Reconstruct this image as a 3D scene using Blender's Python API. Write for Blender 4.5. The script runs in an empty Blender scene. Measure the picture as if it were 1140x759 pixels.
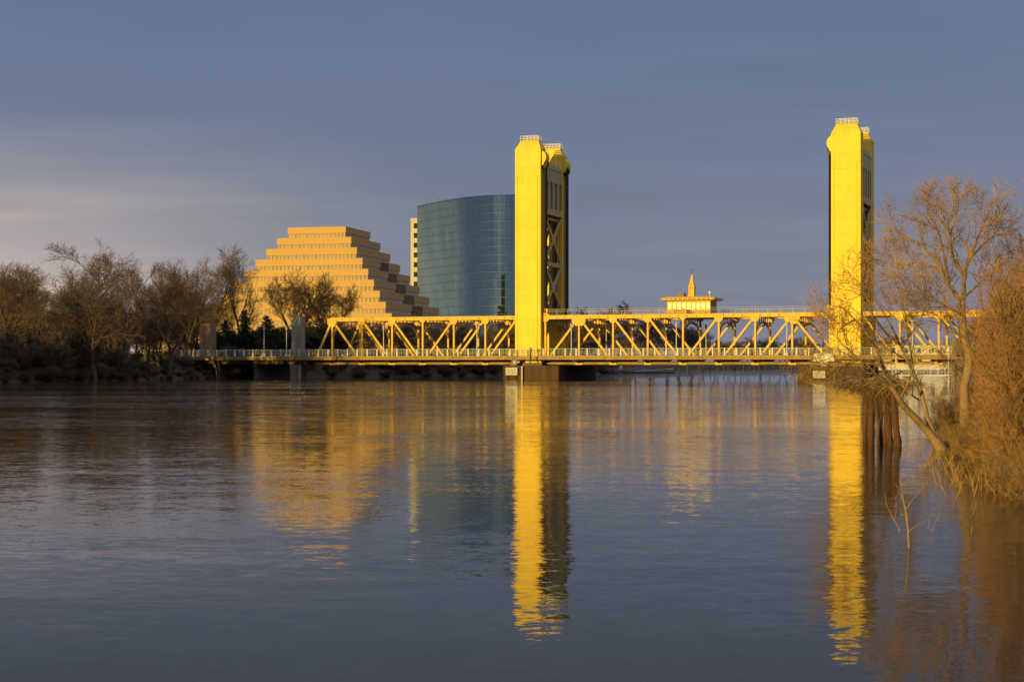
import bpy, math, random
from mathutils import Vector, Matrix, Quaternion
R = math.radians
SC = bpy.context.scene
COL = SC.collection

# ------------------------------------------------------------------ camera, sky, sun, exposure
F = 1800.0            # focal length in photo pixels (1140 wide)
CAMH = 3.0
cam = bpy.data.cameras.new('camera')
cam.sensor_width = 36.0
cam.lens = 36.0 * F / 1140.0
cam.shift_y = 26.5 / 1140.0
cam.clip_start = 0.5
cam.clip_end = 20000
camo = bpy.data.objects.new('camera', cam)
COL.objects.link(camo)
camo.location = (0, 0, CAMH)
camo.rotation_euler = (R(90), 0, 0)
SC.camera = camo

SUN_AZ, SUN_EL = 36.0, 6.8          # from behind-left of the camera, low evening sun
SV = Vector((-math.sin(R(SUN_AZ)) * math.cos(R(SUN_EL)), -math.cos(R(SUN_AZ)) * math.cos(R(SUN_EL)), math.sin(R(SUN_EL))))
sl = bpy.data.lights.new('sun', 'SUN')
sl.energy = 5.0
sl.angle = R(0.5)
sl.color = (1.0, 0.69, 0.13)
so = bpy.data.objects.new('sun', sl)
COL.objects.link(so)
so.rotation_euler = SV.to_track_quat('Z', 'Y').to_euler()

world = bpy.data.worlds.new('World')
SC.world = world
world.use_nodes = True
SC.view_settings.view_transform = 'Standard'
SC.view_settings.look = 'None'
SC.view_settings.exposure = 0.0
SC.view_settings.gamma = 1.0
SC.view_settings.use_curve_mapping = False


class NT:
    """small helper to write node trees"""
    def __init__(self, tree):
        self.t = tree
        self.n = tree.nodes
        self.l = tree.links

    def new(self, typ, **kw):
        n = self.n.new(typ)
        for k, v in kw.items():
            setattr(n, k, v)
        return n

    def put(self, sock, v):
        if isinstance(v, bpy.types.NodeSocket):
            self.l.new(v, sock)
        else:
            sock.default_value = v

    def math(self, op, a, b=0.0, c=None, clamp=False):
        n = self.new('ShaderNodeMath', operation=op, use_clamp=clamp)
        self.put(n.inputs[0], a)
        self.put(n.inputs[1], b)
        if c is not None:
            self.put(n.inputs[2], c)
        return n.outputs[0]

    def vmath(self, op, a, b=(0, 0, 0), s=None):
        n = self.new('ShaderNodeVectorMath', operation=op)
        self.put(n.inputs[0], a)
        self.put(n.inputs[1], b)
        if s is not None:
            self.put(n.inputs['Scale'], s)
        return n.outputs[0]

    def noise(self, vec, scale, detail=3.0, rough=0.55, dist=0.0, color=False):
        n = self.new('ShaderNodeTexNoise')
        self.put(n.inputs['Vector'], vec)
        n.inputs['Scale'].default_value = scale
        n.inputs['Detail'].default_value = detail
        n.inputs['Roughness'].default_value = rough
        n.inputs['Distortion'].default_value = dist
        return n.outputs['Color'] if color else n.outputs['Fac']

    def mapping(self, vec, scale=(1, 1, 1), rot=(0, 0, 0), loc=(0, 0, 0)):
        n = self.new('ShaderNodeMapping')
        self.put(n.inputs['Vector'], vec)
        n.inputs['Scale'].default_value = scale
        n.inputs['Rotation'].default_value = rot
        n.inputs['Location'].default_value = loc
        return n.outputs[0]

    def mix(self, fac, a, b, mode='MIX'):
        n = self.new('ShaderNodeMix', data_type='RGBA', blend_type=mode)
        self.put(n.inputs[0], fac)
        self.put(n.inputs[6], a if not isinstance(a, tuple) or len(a) == 4 else (*a, 1))
        self.put(n.inputs[7], b if not isinstance(b, tuple) or len(b) == 4 else (*b, 1))
        return n.outputs[2]

    def ramp(self, fac, stops):
        n = self.new('ShaderNodeValToRGB')
        self.put(n.inputs[0], fac)
        cr = n.color_ramp
        while len(cr.elements) < len(stops):
            cr.elements.new(0.5)
        for e, (p, c) in zip(cr.elements, stops):
            e.position = p
            e.color = c if len(c) == 4 else (*c, 1)
        return n.outputs[0]

    def smooth(self, v, a, b):
        n = self.new('ShaderNodeMapRange', interpolation_type='SMOOTHSTEP')
        self.put(n.inputs[0], v)
        n.inputs[1].default_value = a
        n.inputs[2].default_value = b
        return n.outputs[0]


def build_world():
    N = NT(world.node_tree)
    N.n.clear()
    out = N.new('ShaderNodeOutputWorld')
    bg = N.new('ShaderNodeBackground')
    sky = N.new('ShaderNodeTexSky', sky_type='NISHITA')
    sky.sun_disc = False
    sky.sun_elevation = R(SUN_EL)
    sky.sun_rotation = R(180 + SUN_AZ)
    sky.altitude = 10
    sky.air_density = 1.0
    sky.dust_density = 1.5
    sky.ozone_density = 2.0
    tc = N.new('ShaderNodeTexCoord')
    d = tc.outputs['Generated']
    sep = N.new('ShaderNodeSeparateXYZ')
    N.l.new(d, sep.inputs[0])
    dx, dy, dz = sep.outputs
    # a high veil of cloud: a blue-grey sheet, lit pale near the horizon
    zz = N.math('ADD', N.math('MAXIMUM', dz, 0.0), 0.10)
    px = N.math('DIVIDE', dx, zz)
    py = N.math('DIVIDE', dy, zz)
    cmb = N.new('ShaderNodeCombineXYZ')
    N.l.new(px, cmb.inputs[0])
    N.l.new(py, cmb.inputs[1])
    pv = N.mapping(cmb.outputs[0], scale=(0.55, 0.9, 1), rot=(0, 0, R(-12)))
    n1 = N.noise(pv, 0.9, 6, 0.55, 0.4)
    n2 = N.noise(pv, 3.2, 5, 0.55, 0.2)
    mr = N.new('ShaderNodeMapRange')
    N.put(mr.inputs[0], dz)
    mr.inputs[1].default_value = 0.0
    mr.inputs[2].default_value = 0.55
    ele = mr.outputs[0]
    veil = N.ramp(ele, [(0.0, (2.22, 2.32, 2.98)), (0.12, (1.98, 2.22, 3.00)), (0.26, (1.52, 1.92, 2.92)), (0.42, (1.26, 1.73, 2.84)), (0.75, (3.5, 3.8, 4.6)), (1.0, (4.6, 4.8, 5.3))])
    var = N.math('ADD', 0.70, N.math('ADD', N.math('MULTIPLY', n1, 0.42), N.math('MULTIPLY', n2, 0.20)))
    vv = N.new('ShaderNodeCombineXYZ')
    for i in range(3):
        N.l.new(var, vv.inputs[i])
    veil = N.mix(1.0, veil, vv.outputs[0], 'MULTIPLY')
    # warm bank of cloud low in the left of the view
    lft = N.smooth(N.math('DIVIDE', dx, N.math('MAXIMUM', dy, 0.05)), -0.02, -0.36)
    low = N.smooth(dz, 0.165, 0.04)
    front = N.smooth(dy, 0.0, 0.4)
    bank_v = N.mapping(cmb.outputs[0], scale=(0.35, 1.3, 1), rot=(0, 0, R(8)), loc=(3.1, 0.4, 0))
    bn = N.smooth(N.noise(bank_v, 1.0, 5, 0.55, 0.3), 0.30, 0.66)
    m = N.math('MULTIPLY', N.math('MULTIPLY', lft, low), front)
    m = N.math('MULTIPLY', m, N.math('ADD', 0.55, N.math('MULTIPLY', bn, 0.45)))
    veil = N.mix(N.math('MULTIPLY', m, 0.95), veil, (7.4, 6.0, 4.9))
    # cover of the veil over the clear sky
    cov = N.math('ADD', 0.95, N.math('MULTIPLY', N.math('SUBTRACT', n1, 0.5), 0.3), clamp=True)
    colr = N.mix(cov, sky.outputs[0], veil)
    N.put(bg.inputs['Color'], colr)
    bg.inputs['Strength'].default_value = 0.1
    N.l.new(bg.outputs[0], out.inputs[0])


build_world()

# ------------------------------------------------------------------ helpers
def at(x, y, D):
    """photo pixel + distance -> world point"""
    return Vector(((x - 570.0) / F * D, D, CAMH + (406.0 - y) / F * D))


class MB:
    def __init__(self):
        self.v = []
        self.f = []
        self.m = []
        self.cur = 0

    def add(self, vs, fs):
        o = len(self.v)
        self.v.extend(vs)
        for f in fs:
            self.f.append([i + o for i in f])
            self.m.append(self.cur)

    def box(self, x0, x1, y0, y1, z0, z1):
        vs = [(x, y, z) for z in (z0, z1) for y in (y0, y1) for x in (x0, x1)]
        self.add(vs, [(0, 2, 3, 1), (4, 5, 7, 6), (0, 1, 5, 4), (2, 6, 7, 3), (0, 4, 6, 2), (1, 3, 7, 5)])

    def hexa(self, b, t):
        """b, t: four points each, counter-clockwise seen from above"""
        vs = [tuple(p) for p in b] + [tuple(p) for p in t]
        self.add(vs, [(3, 2, 1, 0), (4, 5, 6, 7), (0, 1, 5, 4), (1, 2, 6, 5), (2, 3, 7, 6), (3, 0, 4, 7)])

    def beam(self, p, q, w, h, up=(0, 1, 0)):
        """bar from p to q, h wide along 'up' and w wide across it"""
        p = Vector(p); q = Vector(q)
        d = (q - p).normalized()
        u = Vector(up)
        u = (u - d * u.dot(d))
        if u.length < 1e-4:
            u = Vector((1, 0, 0)); u = u - d * u.dot(d)
        u.normalize()
        s = d.cross(u)
        a, b = s * (w / 2), u * (h / 2)
        vs = [p - a - b, p + a - b, p + a + b, p - a + b, q - a - b, q + a - b, q + a + b, q - a + b]
        self.add([tuple(x) for x in vs], [(3, 2, 1, 0), (4, 5, 6, 7), (0, 1, 5, 4), (1, 2, 6, 5), (2, 3, 7, 6), (3, 0, 4, 7)])

    def tube(self, pts, rad, n=6, cap=True):
        pts = [Vector(p) for p in pts]
        k = len(pts)
        d0 = (pts[1] - pts[0]).normalized()
        ref = Vector((0, 0, 1)) if abs(d0.z) < 0.9 else Vector((1, 0, 0))
        u = (ref - d0 * ref.dot(d0)).normalized()
        o = len(self.v)
        for i in range(k):
            if i == 0: d = d0
            elif i == k - 1: d = (pts[i] - pts[i - 1]).normalized()
            else: d = (pts[i + 1] - pts[i - 1]).normalized()
            u = u - d * u.dot(d)
            if u.length < 1e-5:
                u = d.orthogonal()
            u.normalize()
            w = d.cross(u)
            r = rad[i] if isinstance(rad, (list, tuple)) else rad
            for j in range(n):
                a = 2 * math.pi * j / n
                self.v.append(tuple(pts[i] + (u * math.cos(a) + w * math.sin(a)) * r))
        for i in range(k - 1):
            for j in range(n):
                a = o + i * n + j; b = o + i * n + (j + 1) % n
                self.f.append([a, b, b + n, a + n]); self.m.append(self.cur)
        if cap:
            self.f.append([o + j for j in reversed(range(n))]); self.m.append(self.cur)
            self.f.append([o + (k - 1) * n + j for j in range(n)]); self.m.append(self.cur)

    def spike(self, p, q, r):
        """a twig: three-sided, tapering to a point"""
        d = (q - p)
        u = d.orthogonal().normalized() * r
        w = d.normalized().cross(u)
        o = len(self.v)
        self.v.extend((tuple(p + u), tuple(p - u * 0.5 + w * 0.87), tuple(p - u * 0.5 - w * 0.87), tuple(q)))
        self.f.extend(([o, o + 1, o + 3], [o + 1, o + 2, o + 3], [o + 2, o, o + 3]))
        self.m.extend((self.cur,) * 3)

    def prism(self, poly, axis, a0, a1):
        """extrude a 2-D polygon; axis 'x','y','z' is the extrusion axis"""
        def P(u, v, a):
            return (a, u, v) if axis == 'x' else ((u, a, v) if axis == 'y' else (u, v, a))
        n = len(poly)
        vs = [P(u, v, a0) for u, v in poly] + [P(u, v, a1) for u, v in poly]
        fs = [tuple(range(n)), tuple(reversed(range(n, 2 * n)))]
        for i in range(n):
            j = (i + 1) % n
            fs.append((i, i + n, j + n, j))
        self.add(vs, fs)

    def disc(self, c, r, axis, h, n=20):
        poly = [(r * math.cos(2 * math.pi * i / n), r * math.sin(2 * math.pi * i / n)) for i in range(n)]
        cx, cy, cz = c
        if axis == 'y':
            self.prism([(cx + u, cz + v) for u, v in poly], 'y', cy - h / 2, cy + h / 2)
        elif axis == 'x':
            self.prism([(cy + u, cz + v) for u, v in poly], 'x', cx - h / 2, cx + h / 2)
        else:
            self.prism([(cx + u, cy + v) for u, v in poly], 'z', cz - h / 2, cz + h / 2)

    def build(self, name, mat, parent=None, smooth=False, bevel=0.0, fix=True):
        me = bpy.data.meshes.new(name)
        me.from_pydata(self.v, [], self.f)
        mats = mat if isinstance(mat, (list, tuple)) else [mat]
        for mm in mats:
            me.materials.append(mm)
        if len(mats) > 1:
            me.polygons.foreach_set('material_index', self.m)
        if fix:
            import bmesh
            bm = bmesh.new(); bm.from_mesh(me)
            bmesh.ops.recalc_face_normals(bm, faces=bm.faces)
            bm.to_mesh(me); bm.free()
        if smooth:
            me.polygons.foreach_set('use_smooth', [True] * len(me.polygons))
        o = bpy.data.objects.new(name, me)
        COL.objects.link(o)
        if parent is not None:
            o.parent = parent
        if bevel:
            b = o.modifiers.new('bevel', 'BEVEL')
            b.width = bevel; b.segments = 2; b.limit_method = 'ANGLE'
        return o


def tag(o, label=None, cat=None, group=None, kind=None):
    if label: o['label'] = label
    if cat: o['category'] = cat
    if group: o['group'] = group
    if kind: o['kind'] = kind
    return o


def empty(name, loc=(0, 0, 0), rz=0.0):
    o = bpy.data.objects.new(name, None)
    COL.objects.link(o)
    o.location = loc
    o.rotation_euler = (0, 0, rz)
    o.empty_display_size = 0.5
    return o


def copy_tree(o, parent=None):
    c = o.copy()
    COL.objects.link(c)
    c.parent = parent
    for ch in list(o.children):
        copy_tree(ch, c)
    return c


# ------------------------------------------------------------------ materials
MATS = {}


def principled(name):
    m = bpy.data.materials.new(name)
    m.use_nodes = True
    N = NT(m.node_tree)
    p = N.n['Principled BSDF']
    MATS[name] = m
    return m, N, p


def worn(name, col, col2=None, rough=0.6, scale=0.6, amount=0.5, streak=False, bump=0.0, metallic=0.0, spec=0.5, fine=6.0):
    """paint, concrete, bark...: two tones mixed by a noise of its own, fine grain, optional vertical streaks"""
    m, N, p = principled(name)
    tc = N.new('ShaderNodeTexCoord')
    v = tc.outputs['Object']
    col2 = col2 or tuple(c * 0.75 for c in col)
    sv = N.mapping(v, scale=(1, 1, 0.12)) if streak else v
    n1 = N.noise(sv, scale, 5, 0.6)
    n2 = N.noise(v, scale * fine, 3, 0.6)
    f = N.math('ADD', N.math('MULTIPLY', n1, 0.7), N.math('MULTIPLY', n2, 0.3))
    f = N.math('MULTIPLY', N.smooth(f, 0.36, 0.66), amount)
    N.put(p.inputs['Base Color'], N.mix(f, col, col2))
    p.inputs['Roughness'].default_value = rough
    p.inputs['Metallic'].default_value = metallic
    p.inputs['Specular IOR Level'].default_value = spec
    if bump:
        b = N.new('ShaderNodeBump')
        b.inputs['Strength'].default_value = 0.6
        b.inputs['Distance'].default_value = bump
        N.put(b.inputs['Height'], n2)
        N.l.new(b.outputs[0], p.inputs['Normal'])
    return m


def plated(name, col, col2, pw, ph, seam=0.02, rough=0.5, streak=True):
    """painted steel plates: seams on a grid, streaks of weathering"""
    m, N, p = principled(name)
    tc = N.new('ShaderNodeTexCoord')
    v = tc.outputs['Object']
    sep = N.new('ShaderNodeSeparateXYZ')
    N.l.new(v, sep.inputs[0])
    fz = N.math('FRACT', N.math('DIVIDE', sep.outputs[2], ph))
    seamz = N.math('LESS_THAN', fz, seam)
    sv = N.mapping(v, scale=(1.6, 1.6, 0.07))
    n1 = N.noise(sv, 1.0, 5, 0.6)
    n2 = N.noise(v, 0.35, 4, 0.6)
    cell = N.new('ShaderNodeTexWhiteNoise', noise_dimensions='1D')
    N.put(cell.inputs['W'], N.math('FLOOR', N.math('DIVIDE', sep.outputs[2], ph)))
    f = N.math('ADD', N.math('MULTIPLY', n1, 0.55), N.math('MULTIPLY', n2, 0.35))
    f = N.math('ADD', f, N.math('MULTIPLY', cell.outputs[0], 0.12))
    c = N.mix(N.math('MULTIPLY', N.smooth(f, 0.38, 0.75), 0.7), col, col2)
    c = N.mix(N.math('MULTIPLY', seamz, 0.16), c, tuple(x * 0.5 for x in col2))
    N.put(p.inputs['Base Color'], c)
    p.inputs['Roughness'].default_value = rough
    p.inputs['Specular IOR Level'].default_value = 0.3
    b = N.new('ShaderNodeBump')
    b.inputs['Strength'].default_value = 0.5
    b.inputs['Distance'].default_value = 0.03
    N.put(b.inputs['Height'], N.math('ADD', N.math('MULTIPLY', seamz, -1.0), N.math('MULTIPLY', N.noise(v, 0.8, 3), 1.2)))
    N.l.new(b.outputs[0], p.inputs['Normal'])
    return m


GOLD = plated('gold_painted_steel', (0.88, 0.61, 0.05), (0.72, 0.44, 0.04), 3.0, 3.05, rough=0.6)
GOLDS = plated('shaded_gold_plate', (0.50, 0.39, 0.18), (0.36, 0.27, 0.13), 3.0, 3.05)  # greyer, darker copy of the gold: shade between the tower legs painted in
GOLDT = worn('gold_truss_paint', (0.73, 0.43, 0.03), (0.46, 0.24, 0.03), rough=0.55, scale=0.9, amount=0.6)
GOLDD = worn('dark_gold_paint', (0.32, 0.20, 0.075), (0.14, 0.08, 0.04), rough=0.65, scale=0.8, amount=0.8)  # darker, browner gold for deck edges, sway frames and bracing
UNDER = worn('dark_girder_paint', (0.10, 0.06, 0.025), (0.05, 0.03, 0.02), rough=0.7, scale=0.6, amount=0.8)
CABLE = worn('dark_cable', (0.025, 0.022, 0.02), (0.015, 0.013, 0.012), rough=0.6)
WHITER = worn('pale_railing_paint', (0.62, 0.60, 0.56), (0.42, 0.39, 0.34), rough=0.55, scale=1.5)
GREYR = worn('grey_guardrail_paint', (0.36, 0.35, 0.33), (0.22, 0.21, 0.19), rough=0.6, scale=1.5)
WHITE = worn('white_board_paint', (0.50, 0.49, 0.47), (0.34, 0.32, 0.30), rough=0.7, scale=2.0, amount=0.7)
CONC = worn('bridge_concrete', (0.33, 0.30, 0.26), (0.20, 0.18, 0.155), rough=0.85, scale=0.5, amount=0.9, streak=True, bump=0.02)
CONCD = worn('stained_pier_concrete', (0.20, 0.17, 0.135), (0.09, 0.075, 0.06), rough=0.9, scale=0.5, amount=0.9, streak=True, bump=0.02)
RUST = worn('rusty_fender_timber', (0.085, 0.035, 0.018), (0.03, 0.016, 0.011), rough=0.8, scale=0.9, amount=0.9, streak=True, bump=0.02)
ASPH = worn('asphalt', (0.05, 0.05, 0.052), (0.035, 0.035, 0.036), rough=0.9, scale=1.0)
NAVY = worn('blue_sign_paint', (0.02, 0.035, 0.30), (0.015, 0.025, 0.2), rough=0.5)
INK = worn('faded_sign_ink', (0.12, 0.11, 0.12), (0.25, 0.23, 0.22), rough=0.7)
BARK = worn('grey_brown_bark', (0.095, 0.066, 0.045), (0.045, 0.031, 0.022), rough=0.9, scale=2.2, amount=0.9, streak=True, bump=0.01)
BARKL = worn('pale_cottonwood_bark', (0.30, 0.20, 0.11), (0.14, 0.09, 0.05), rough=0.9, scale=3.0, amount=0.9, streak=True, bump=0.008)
TWIG = worn('brown_twigs', (0.165, 0.10, 0.06), (0.08, 0.052, 0.035), rough=0.85, scale=0.4, amount=0.9)
TWIGD = worn('dark_twigs', (0.085, 0.052, 0.032), (0.045, 0.03, 0.02), rough=0.85, scale=0.4, amount=0.9)
TWIGG = worn('grey_twigs', (0.14, 0.098, 0.068), (0.07, 0.052, 0.038), rough=0.85, scale=0.4, amount=0.9)
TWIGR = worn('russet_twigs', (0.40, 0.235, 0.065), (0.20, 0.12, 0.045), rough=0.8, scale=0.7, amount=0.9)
TWIGB = worn('brown_thicket_twigs', (0.29, 0.155, 0.055), (0.13, 0.075, 0.03), rough=0.8, scale=0.5, amount=0.9)
TWIGC = worn('orange_thicket_twigs', (0.36, 0.18, 0.055), (0.16, 0.085, 0.035), rough=0.8, scale=0.5, amount=0.9)
STRAW = worn('straw_coloured_drift', (0.30, 0.19, 0.07), (0.14, 0.085, 0.04), rough=0.85, scale=2.0, amount=0.9)
BRUSH = worn('dark_brush', (0.14, 0.095, 0.06), (0.08, 0.057, 0.038), rough=0.9, scale=0.5, amount=0.9)
NEEDLE = worn('dark_conifer_needles', (0.018, 0.028, 0.014), (0.010, 0.016, 0.008), rough=0.85, scale=0.8, amount=0.9)
PILEW = worn('wet_brown_pile_timber', (0.125, 0.05, 0.022), (0.035, 0.018, 0.011), rough=0.85, scale=5.0, amount=1.0, streak=True, bump=0.03)
ZIGC = plated('tan_precast_concrete', (0.52, 0.335, 0.14), (0.45, 0.285, 0.115), 3.0, 1.38, seam=0.0, rough=0.8)
ZIGB = worn('matte_brown_panel', (0.19, 0.125, 0.085), (0.14, 0.09, 0.06), rough=0.85, spec=0.1, scale=0.3)
TANW = worn('tan_rendered_wall', (0.42, 0.30, 0.18), (0.32, 0.22, 0.13), rough=0.85, scale=0.2)
PYLT = worn('brown_stained_concrete', (0.27, 0.175, 0.095), (0.16, 0.10, 0.06), rough=0.9, scale=0.5, amount=0.9, streak=True)
OFFW = worn('cream_cladding', (0.60, 0.56, 0.48), (0.50, 0.46, 0.40), rough=0.7, scale=0.2)
MULL = worn('glazing_bar', (0.05, 0.08, 0.09), (0.04, 0.06, 0.07), rough=0.5)
DARKW = worn('dark_window_glass', (0.02, 0.035, 0.035), (0.015, 0.025, 0.025), rough=0.15, scale=0.2)
ROOFG = worn('grey_roof_membrane', (0.20, 0.20, 0.20), (0.14, 0.14, 0.14), rough=0.9)


def window_band_mat():
    m, N, p = principled('tan_window_band')
    tc = N.new('ShaderNodeTexCoord')
    sep = N.new('ShaderNodeSeparateXYZ')
    N.l.new(tc.outputs['Object'], sep.inputs[0])
    s = N.math('ADD', sep.outputs[0], sep.outputs[1])
    fr = N.math('FRACT', N.math('DIVIDE', s, 1.55))
    pane = N.math('GREATER_THAN', fr, 0.52)
    wn = N.new('ShaderNodeTexWhiteNoise', noise_dimensions='1D')
    N.put(wn.inputs['W'], N.math('FLOOR', N.math('DIVIDE', s, 1.55)))
    glass = N.mix(wn.outputs[0], (0.24, 0.20, 0.16), (0.36, 0.29, 0.21))
    N.put(p.inputs['Base Color'], N.mix(pane, (0.46, 0.34, 0.20), glass))
    p.inputs['Roughness'].default_value = 0.03
    N.put(p.inputs['Specular IOR Level'], N.math('MULTIPLY', pane, 0.6))
    return m


WBAND = window_band_mat()


def glass_mat():
    m, N, p = principled('teal_curtain_wall_glass')
    tc = N.new('ShaderNodeTexCoord')
    n = N.noise(tc.outputs['Object'], 0.05, 3)
    wn = N.new('ShaderNodeTexWhiteNoise', noise_dimensions='3D')
    g = N.vmath('SNAP', N.vmath('ADD', tc.outputs['Object'], (0.3, 0.3, 0.3)), (1.8, 1.8, 2.05))
    N.put(wn.inputs['Vector'], g)
    c = N.mix(n, (0.18, 0.30, 0.36), (0.23, 0.355, 0.405))
    c = N.mix(N.math('MULTIPLY', N.math('POWER', wn.outputs[0], 3.0), 0.9), c, (0.24, 0.38, 0.42))
    sp = N.new('ShaderNodeSeparateXYZ')
    N.l.new(tc.outputs['Object'], sp.inputs[0])
    fz = N.math('FRACT', N.math('DIVIDE', N.math('SUBTRACT', sp.outputs[2], 3.0), 4.03))
    c = N.mix(N.math('MULTIPLY', N.math('LESS_THAN', fz, 0.16), 0.30), c, (0.10, 0.17, 0.20))
    N.put(p.inputs['Base Color'], c)
    p.inputs['Roughness'].default_value = 0.0
    p.inputs['Metallic'].default_value = 1.0
    return m


GLASS = glass_mat()


def water_mat():
    m, N, p = principled('river_water')
    geo = N.new('ShaderNodeNewGeometry')
    pos = geo.outputs['Position']
    base = N.noise(pos, 0.012, 4, 0.6)
    N.put(p.inputs['Base Color'], N.mix(base, (0.034, 0.029, 0.023), (0.052, 0.042, 0.030)))
    p.inputs['Roughness'].default_value = 0.015
    p.inputs['IOR'].default_value = 1.333
    p.inputs['Specular IOR Level'].default_value = 0.2

    def slope(vec, amp):
        return N.vmath('SCALE', N.vmath('SUBTRACT', vec, (0.5, 0.5, 0.5)), s=amp)
    # wind patches and current lines decide where the surface is ruffled
    patch = N.smooth(N.noise(N.mapping(pos, scale=(0.5, 1.0, 1), rot=(0, 0, R(14))), 0.030, 4, 0.6, 0.6), 0.42, 0.68)
    sep = N.new('ShaderNodeSeparateXYZ')
    N.l.new(pos, sep.inputs[0])
    far = N.smooth(sep.outputs[1], 45.0, 190.0)
    mid = N.smooth(sep.outputs[1], 17.0, 34.0)
    amp = N.math('ADD', N.math('ADD', 0.80, N.math('MULTIPLY', mid, 0.62)), N.math('MULTIPLY', patch, 2.0))
    amp = N.math('ADD', amp, N.math('MULTIPLY', far, N.math('ADD', 0.5, N.math('MULTIPLY', patch, 3.2))))
    # current lines: long ruffled bands across the far water
    band = N.smooth(N.noise(N.mapping(pos, scale=(0.006, 0.055, 1), rot=(0, 0, R(-4))), 1.0, 4, 0.6, 0.4), 0.46, 0.62)
    faro = N.smooth(sep.outputs[1], 90.0, 170.0)
    amp = N.math('ADD', amp, N.math('MULTIPLY', N.math('MULTIPLY', band, faro), 5.0))
    a = slope(N.noise(N.mapping(pos, scale=(0.35, 1.0, 1)), 1.1, 2, 0.5, 0.3, color=True), 0.020)
    b = slope(N.noise(N.mapping(pos, scale=(0.5, 1.0, 1), rot=(0, 0, R(20))), 4.5, 2, 0.5, 0.2, color=True), 0.032)
    b = N.vmath('ADD', b, slope(N.noise(N.mapping(pos, scale=(0.5, 1.0, 1), rot=(0, 0, R(-25))), 13.0, 2, 0.5, 0.1, color=True), 0.030))
    c = slope(N.noise(N.mapping(pos, scale=(0.5, 1.0, 1), rot=(0, 0, R(-10))), 0.13, 3, 0.5, 0.8, color=True), 0.012)
    e = slope(N.noise(N.mapping(pos, scale=(0.4, 1.0, 1), rot=(0, 0, R(6))), 46.0, 1, 0.5, 0.0, color=True), 0.044)
    e = N.vmath('SCALE', e, s=N.math('ADD', 0.12, N.math('MULTIPLY', N.smooth(sep.outputs[1], 19.0, 36.0), 0.88)))
    s = N.vmath('SCALE', N.vmath('ADD', N.vmath('ADD', a, b), e), s=amp)
    s = N.vmath('ADD', s, c)
    s = N.vmath('MULTIPLY', s, (1.0, 1.0, 0.0))
    nn = N.vmath('NORMALIZE', N.vmath('ADD', s, (0.0, 0.0, 1.0)))
    N.l.new(nn, p.inputs['Normal'])
    return m


WATER = water_mat()


def soil_mat():
    m, N, p = principled('bank_soil')
    geo = N.new('ShaderNodeNewGeometry')
    n = N.noise(geo.outputs['Position'], 0.08, 6, 0.65)
    n2 = N.noise(geo.outputs['Position'], 0.9, 4, 0.65)
    c = N.mix(N.smooth(n, 0.35, 0.65), (0.045, 0.033, 0.020), (0.070, 0.052, 0.028))
    c = N.mix(N.math('MULTIPLY', n2, 0.5), c, (0.03, 0.026, 0.018))
    N.put(p.inputs['Base Color'], c)
    p.inputs['Roughness'].default_value = 0.95
    b = N.new('ShaderNodeBump')
    b.inputs['Distance'].default_value = 0.2
    N.put(b.inputs['Height'], n2)
    N.l.new(b.outputs[0], p.inputs['Normal'])
    return m


SOIL = soil_mat()

# ------------------------------------------------------------------ ground and river
LEFTB = [(-300, -400), (-150, 40), (-112, 150), (-90, 250), (-74, 310), (-66, 350), (-30, 392), (0, 440), (28, 520), (44, 640), (70, 800), (130, 1000), (300, 1180), (900, 1400)]
RIGHTB = [(60, -400), (14, -40), (11.5, 10), (14, 45), (18.5, 62), (26, 90), (46, 160), (72, 240), (90, 300), (120, 420), (170, 600), (235, 780), (420, 960), (900, 1150)]


def xat(poly, y):
    if y <= poly[0][1]: return poly[0][0]
    for (xa, ya), (xb, yb) in zip(poly, poly[1:]):
        if ya <= y <= yb:
            return xa + (xb - xa) * (y - ya) / (yb - ya)
    return None


def ground_height(x, y):
    if y > 1180:
        inside = None
    l, r = xat(LEFTB, y), xat(RIGHTB, y)
    if l is None or r is None:
        d = 100.0
    elif y > 960:
        # the river bends away to the right: far shore
        d = max(l - x, min(x - r, 60.0) if y < 1150 else -1e9)
        if l is not None and x > l and (y < 1150 and x < r): d = -min(x - l, r - x)
    else:
        d = max(l - x, x - r)
    rough = 0.25 * math.sin(x * 0.31 + y * 0.17) + 0.2 * math.sin(x * 0.093 - y * 0.21)
    if d <= 0:
        return max(-4.0, d * 0.45) + 0.0
    h = 3.6 * (1 - math.exp(-d / 5.0))
    if r is not None and x > r and y < 130:
        h = 1.5 * (1 - math.exp(-d / 6.0)) + 2.0 * (1 - math.exp(-max(0, d - 6) / 10.0))
    return h + rough * min(1.0, max(0.0, d - 3.0) / 9.0)


def build_ground():
    def steps(a, b, fine0, fine1, fs, cs):
        out = []; x = a
        while x < b:
            out.append(x)
            x += fs if fine0 <= x < fine1 else cs(x)
        out.append(b)
        return out
    xs = steps(-6000, 6000, -190, 300, 3.5, lambda x: max(14, (abs(x) - 150) * 0.3))
    ys = steps(-500, 9000, -60, 480, 4.0, lambda y: 20 if y < 1300 else (y - 1200) * 0.3)
    mb = MB()
    nx = len(xs)
    for y in ys:
        for x in xs:
            mb.v.append((x, y, ground_height(x, y)))
    for j in range(len(ys) - 1):
        for i in range(nx - 1):
            a = j * nx + i
            mb.f.append([a, a + 1, a + 1 + nx, a + nx]); mb.m.append(0)
    o = mb.build('ground', SOIL, smooth=True, fix=False)
    tag(o, 'dark earth banks of the river and the land beyond', kind='structure')
    w = MB()
    w.add([(-700, -450, 0), (1500, -450, 0), (1500, 1500, 0), (-700, 1500, 0)], [(0, 1, 2, 3)])
    o = w.build('water', WATER, fix=False)
    tag(o, 'calm grey river water with fine ripples and golden reflections', kind='structure')


build_ground()

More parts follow.
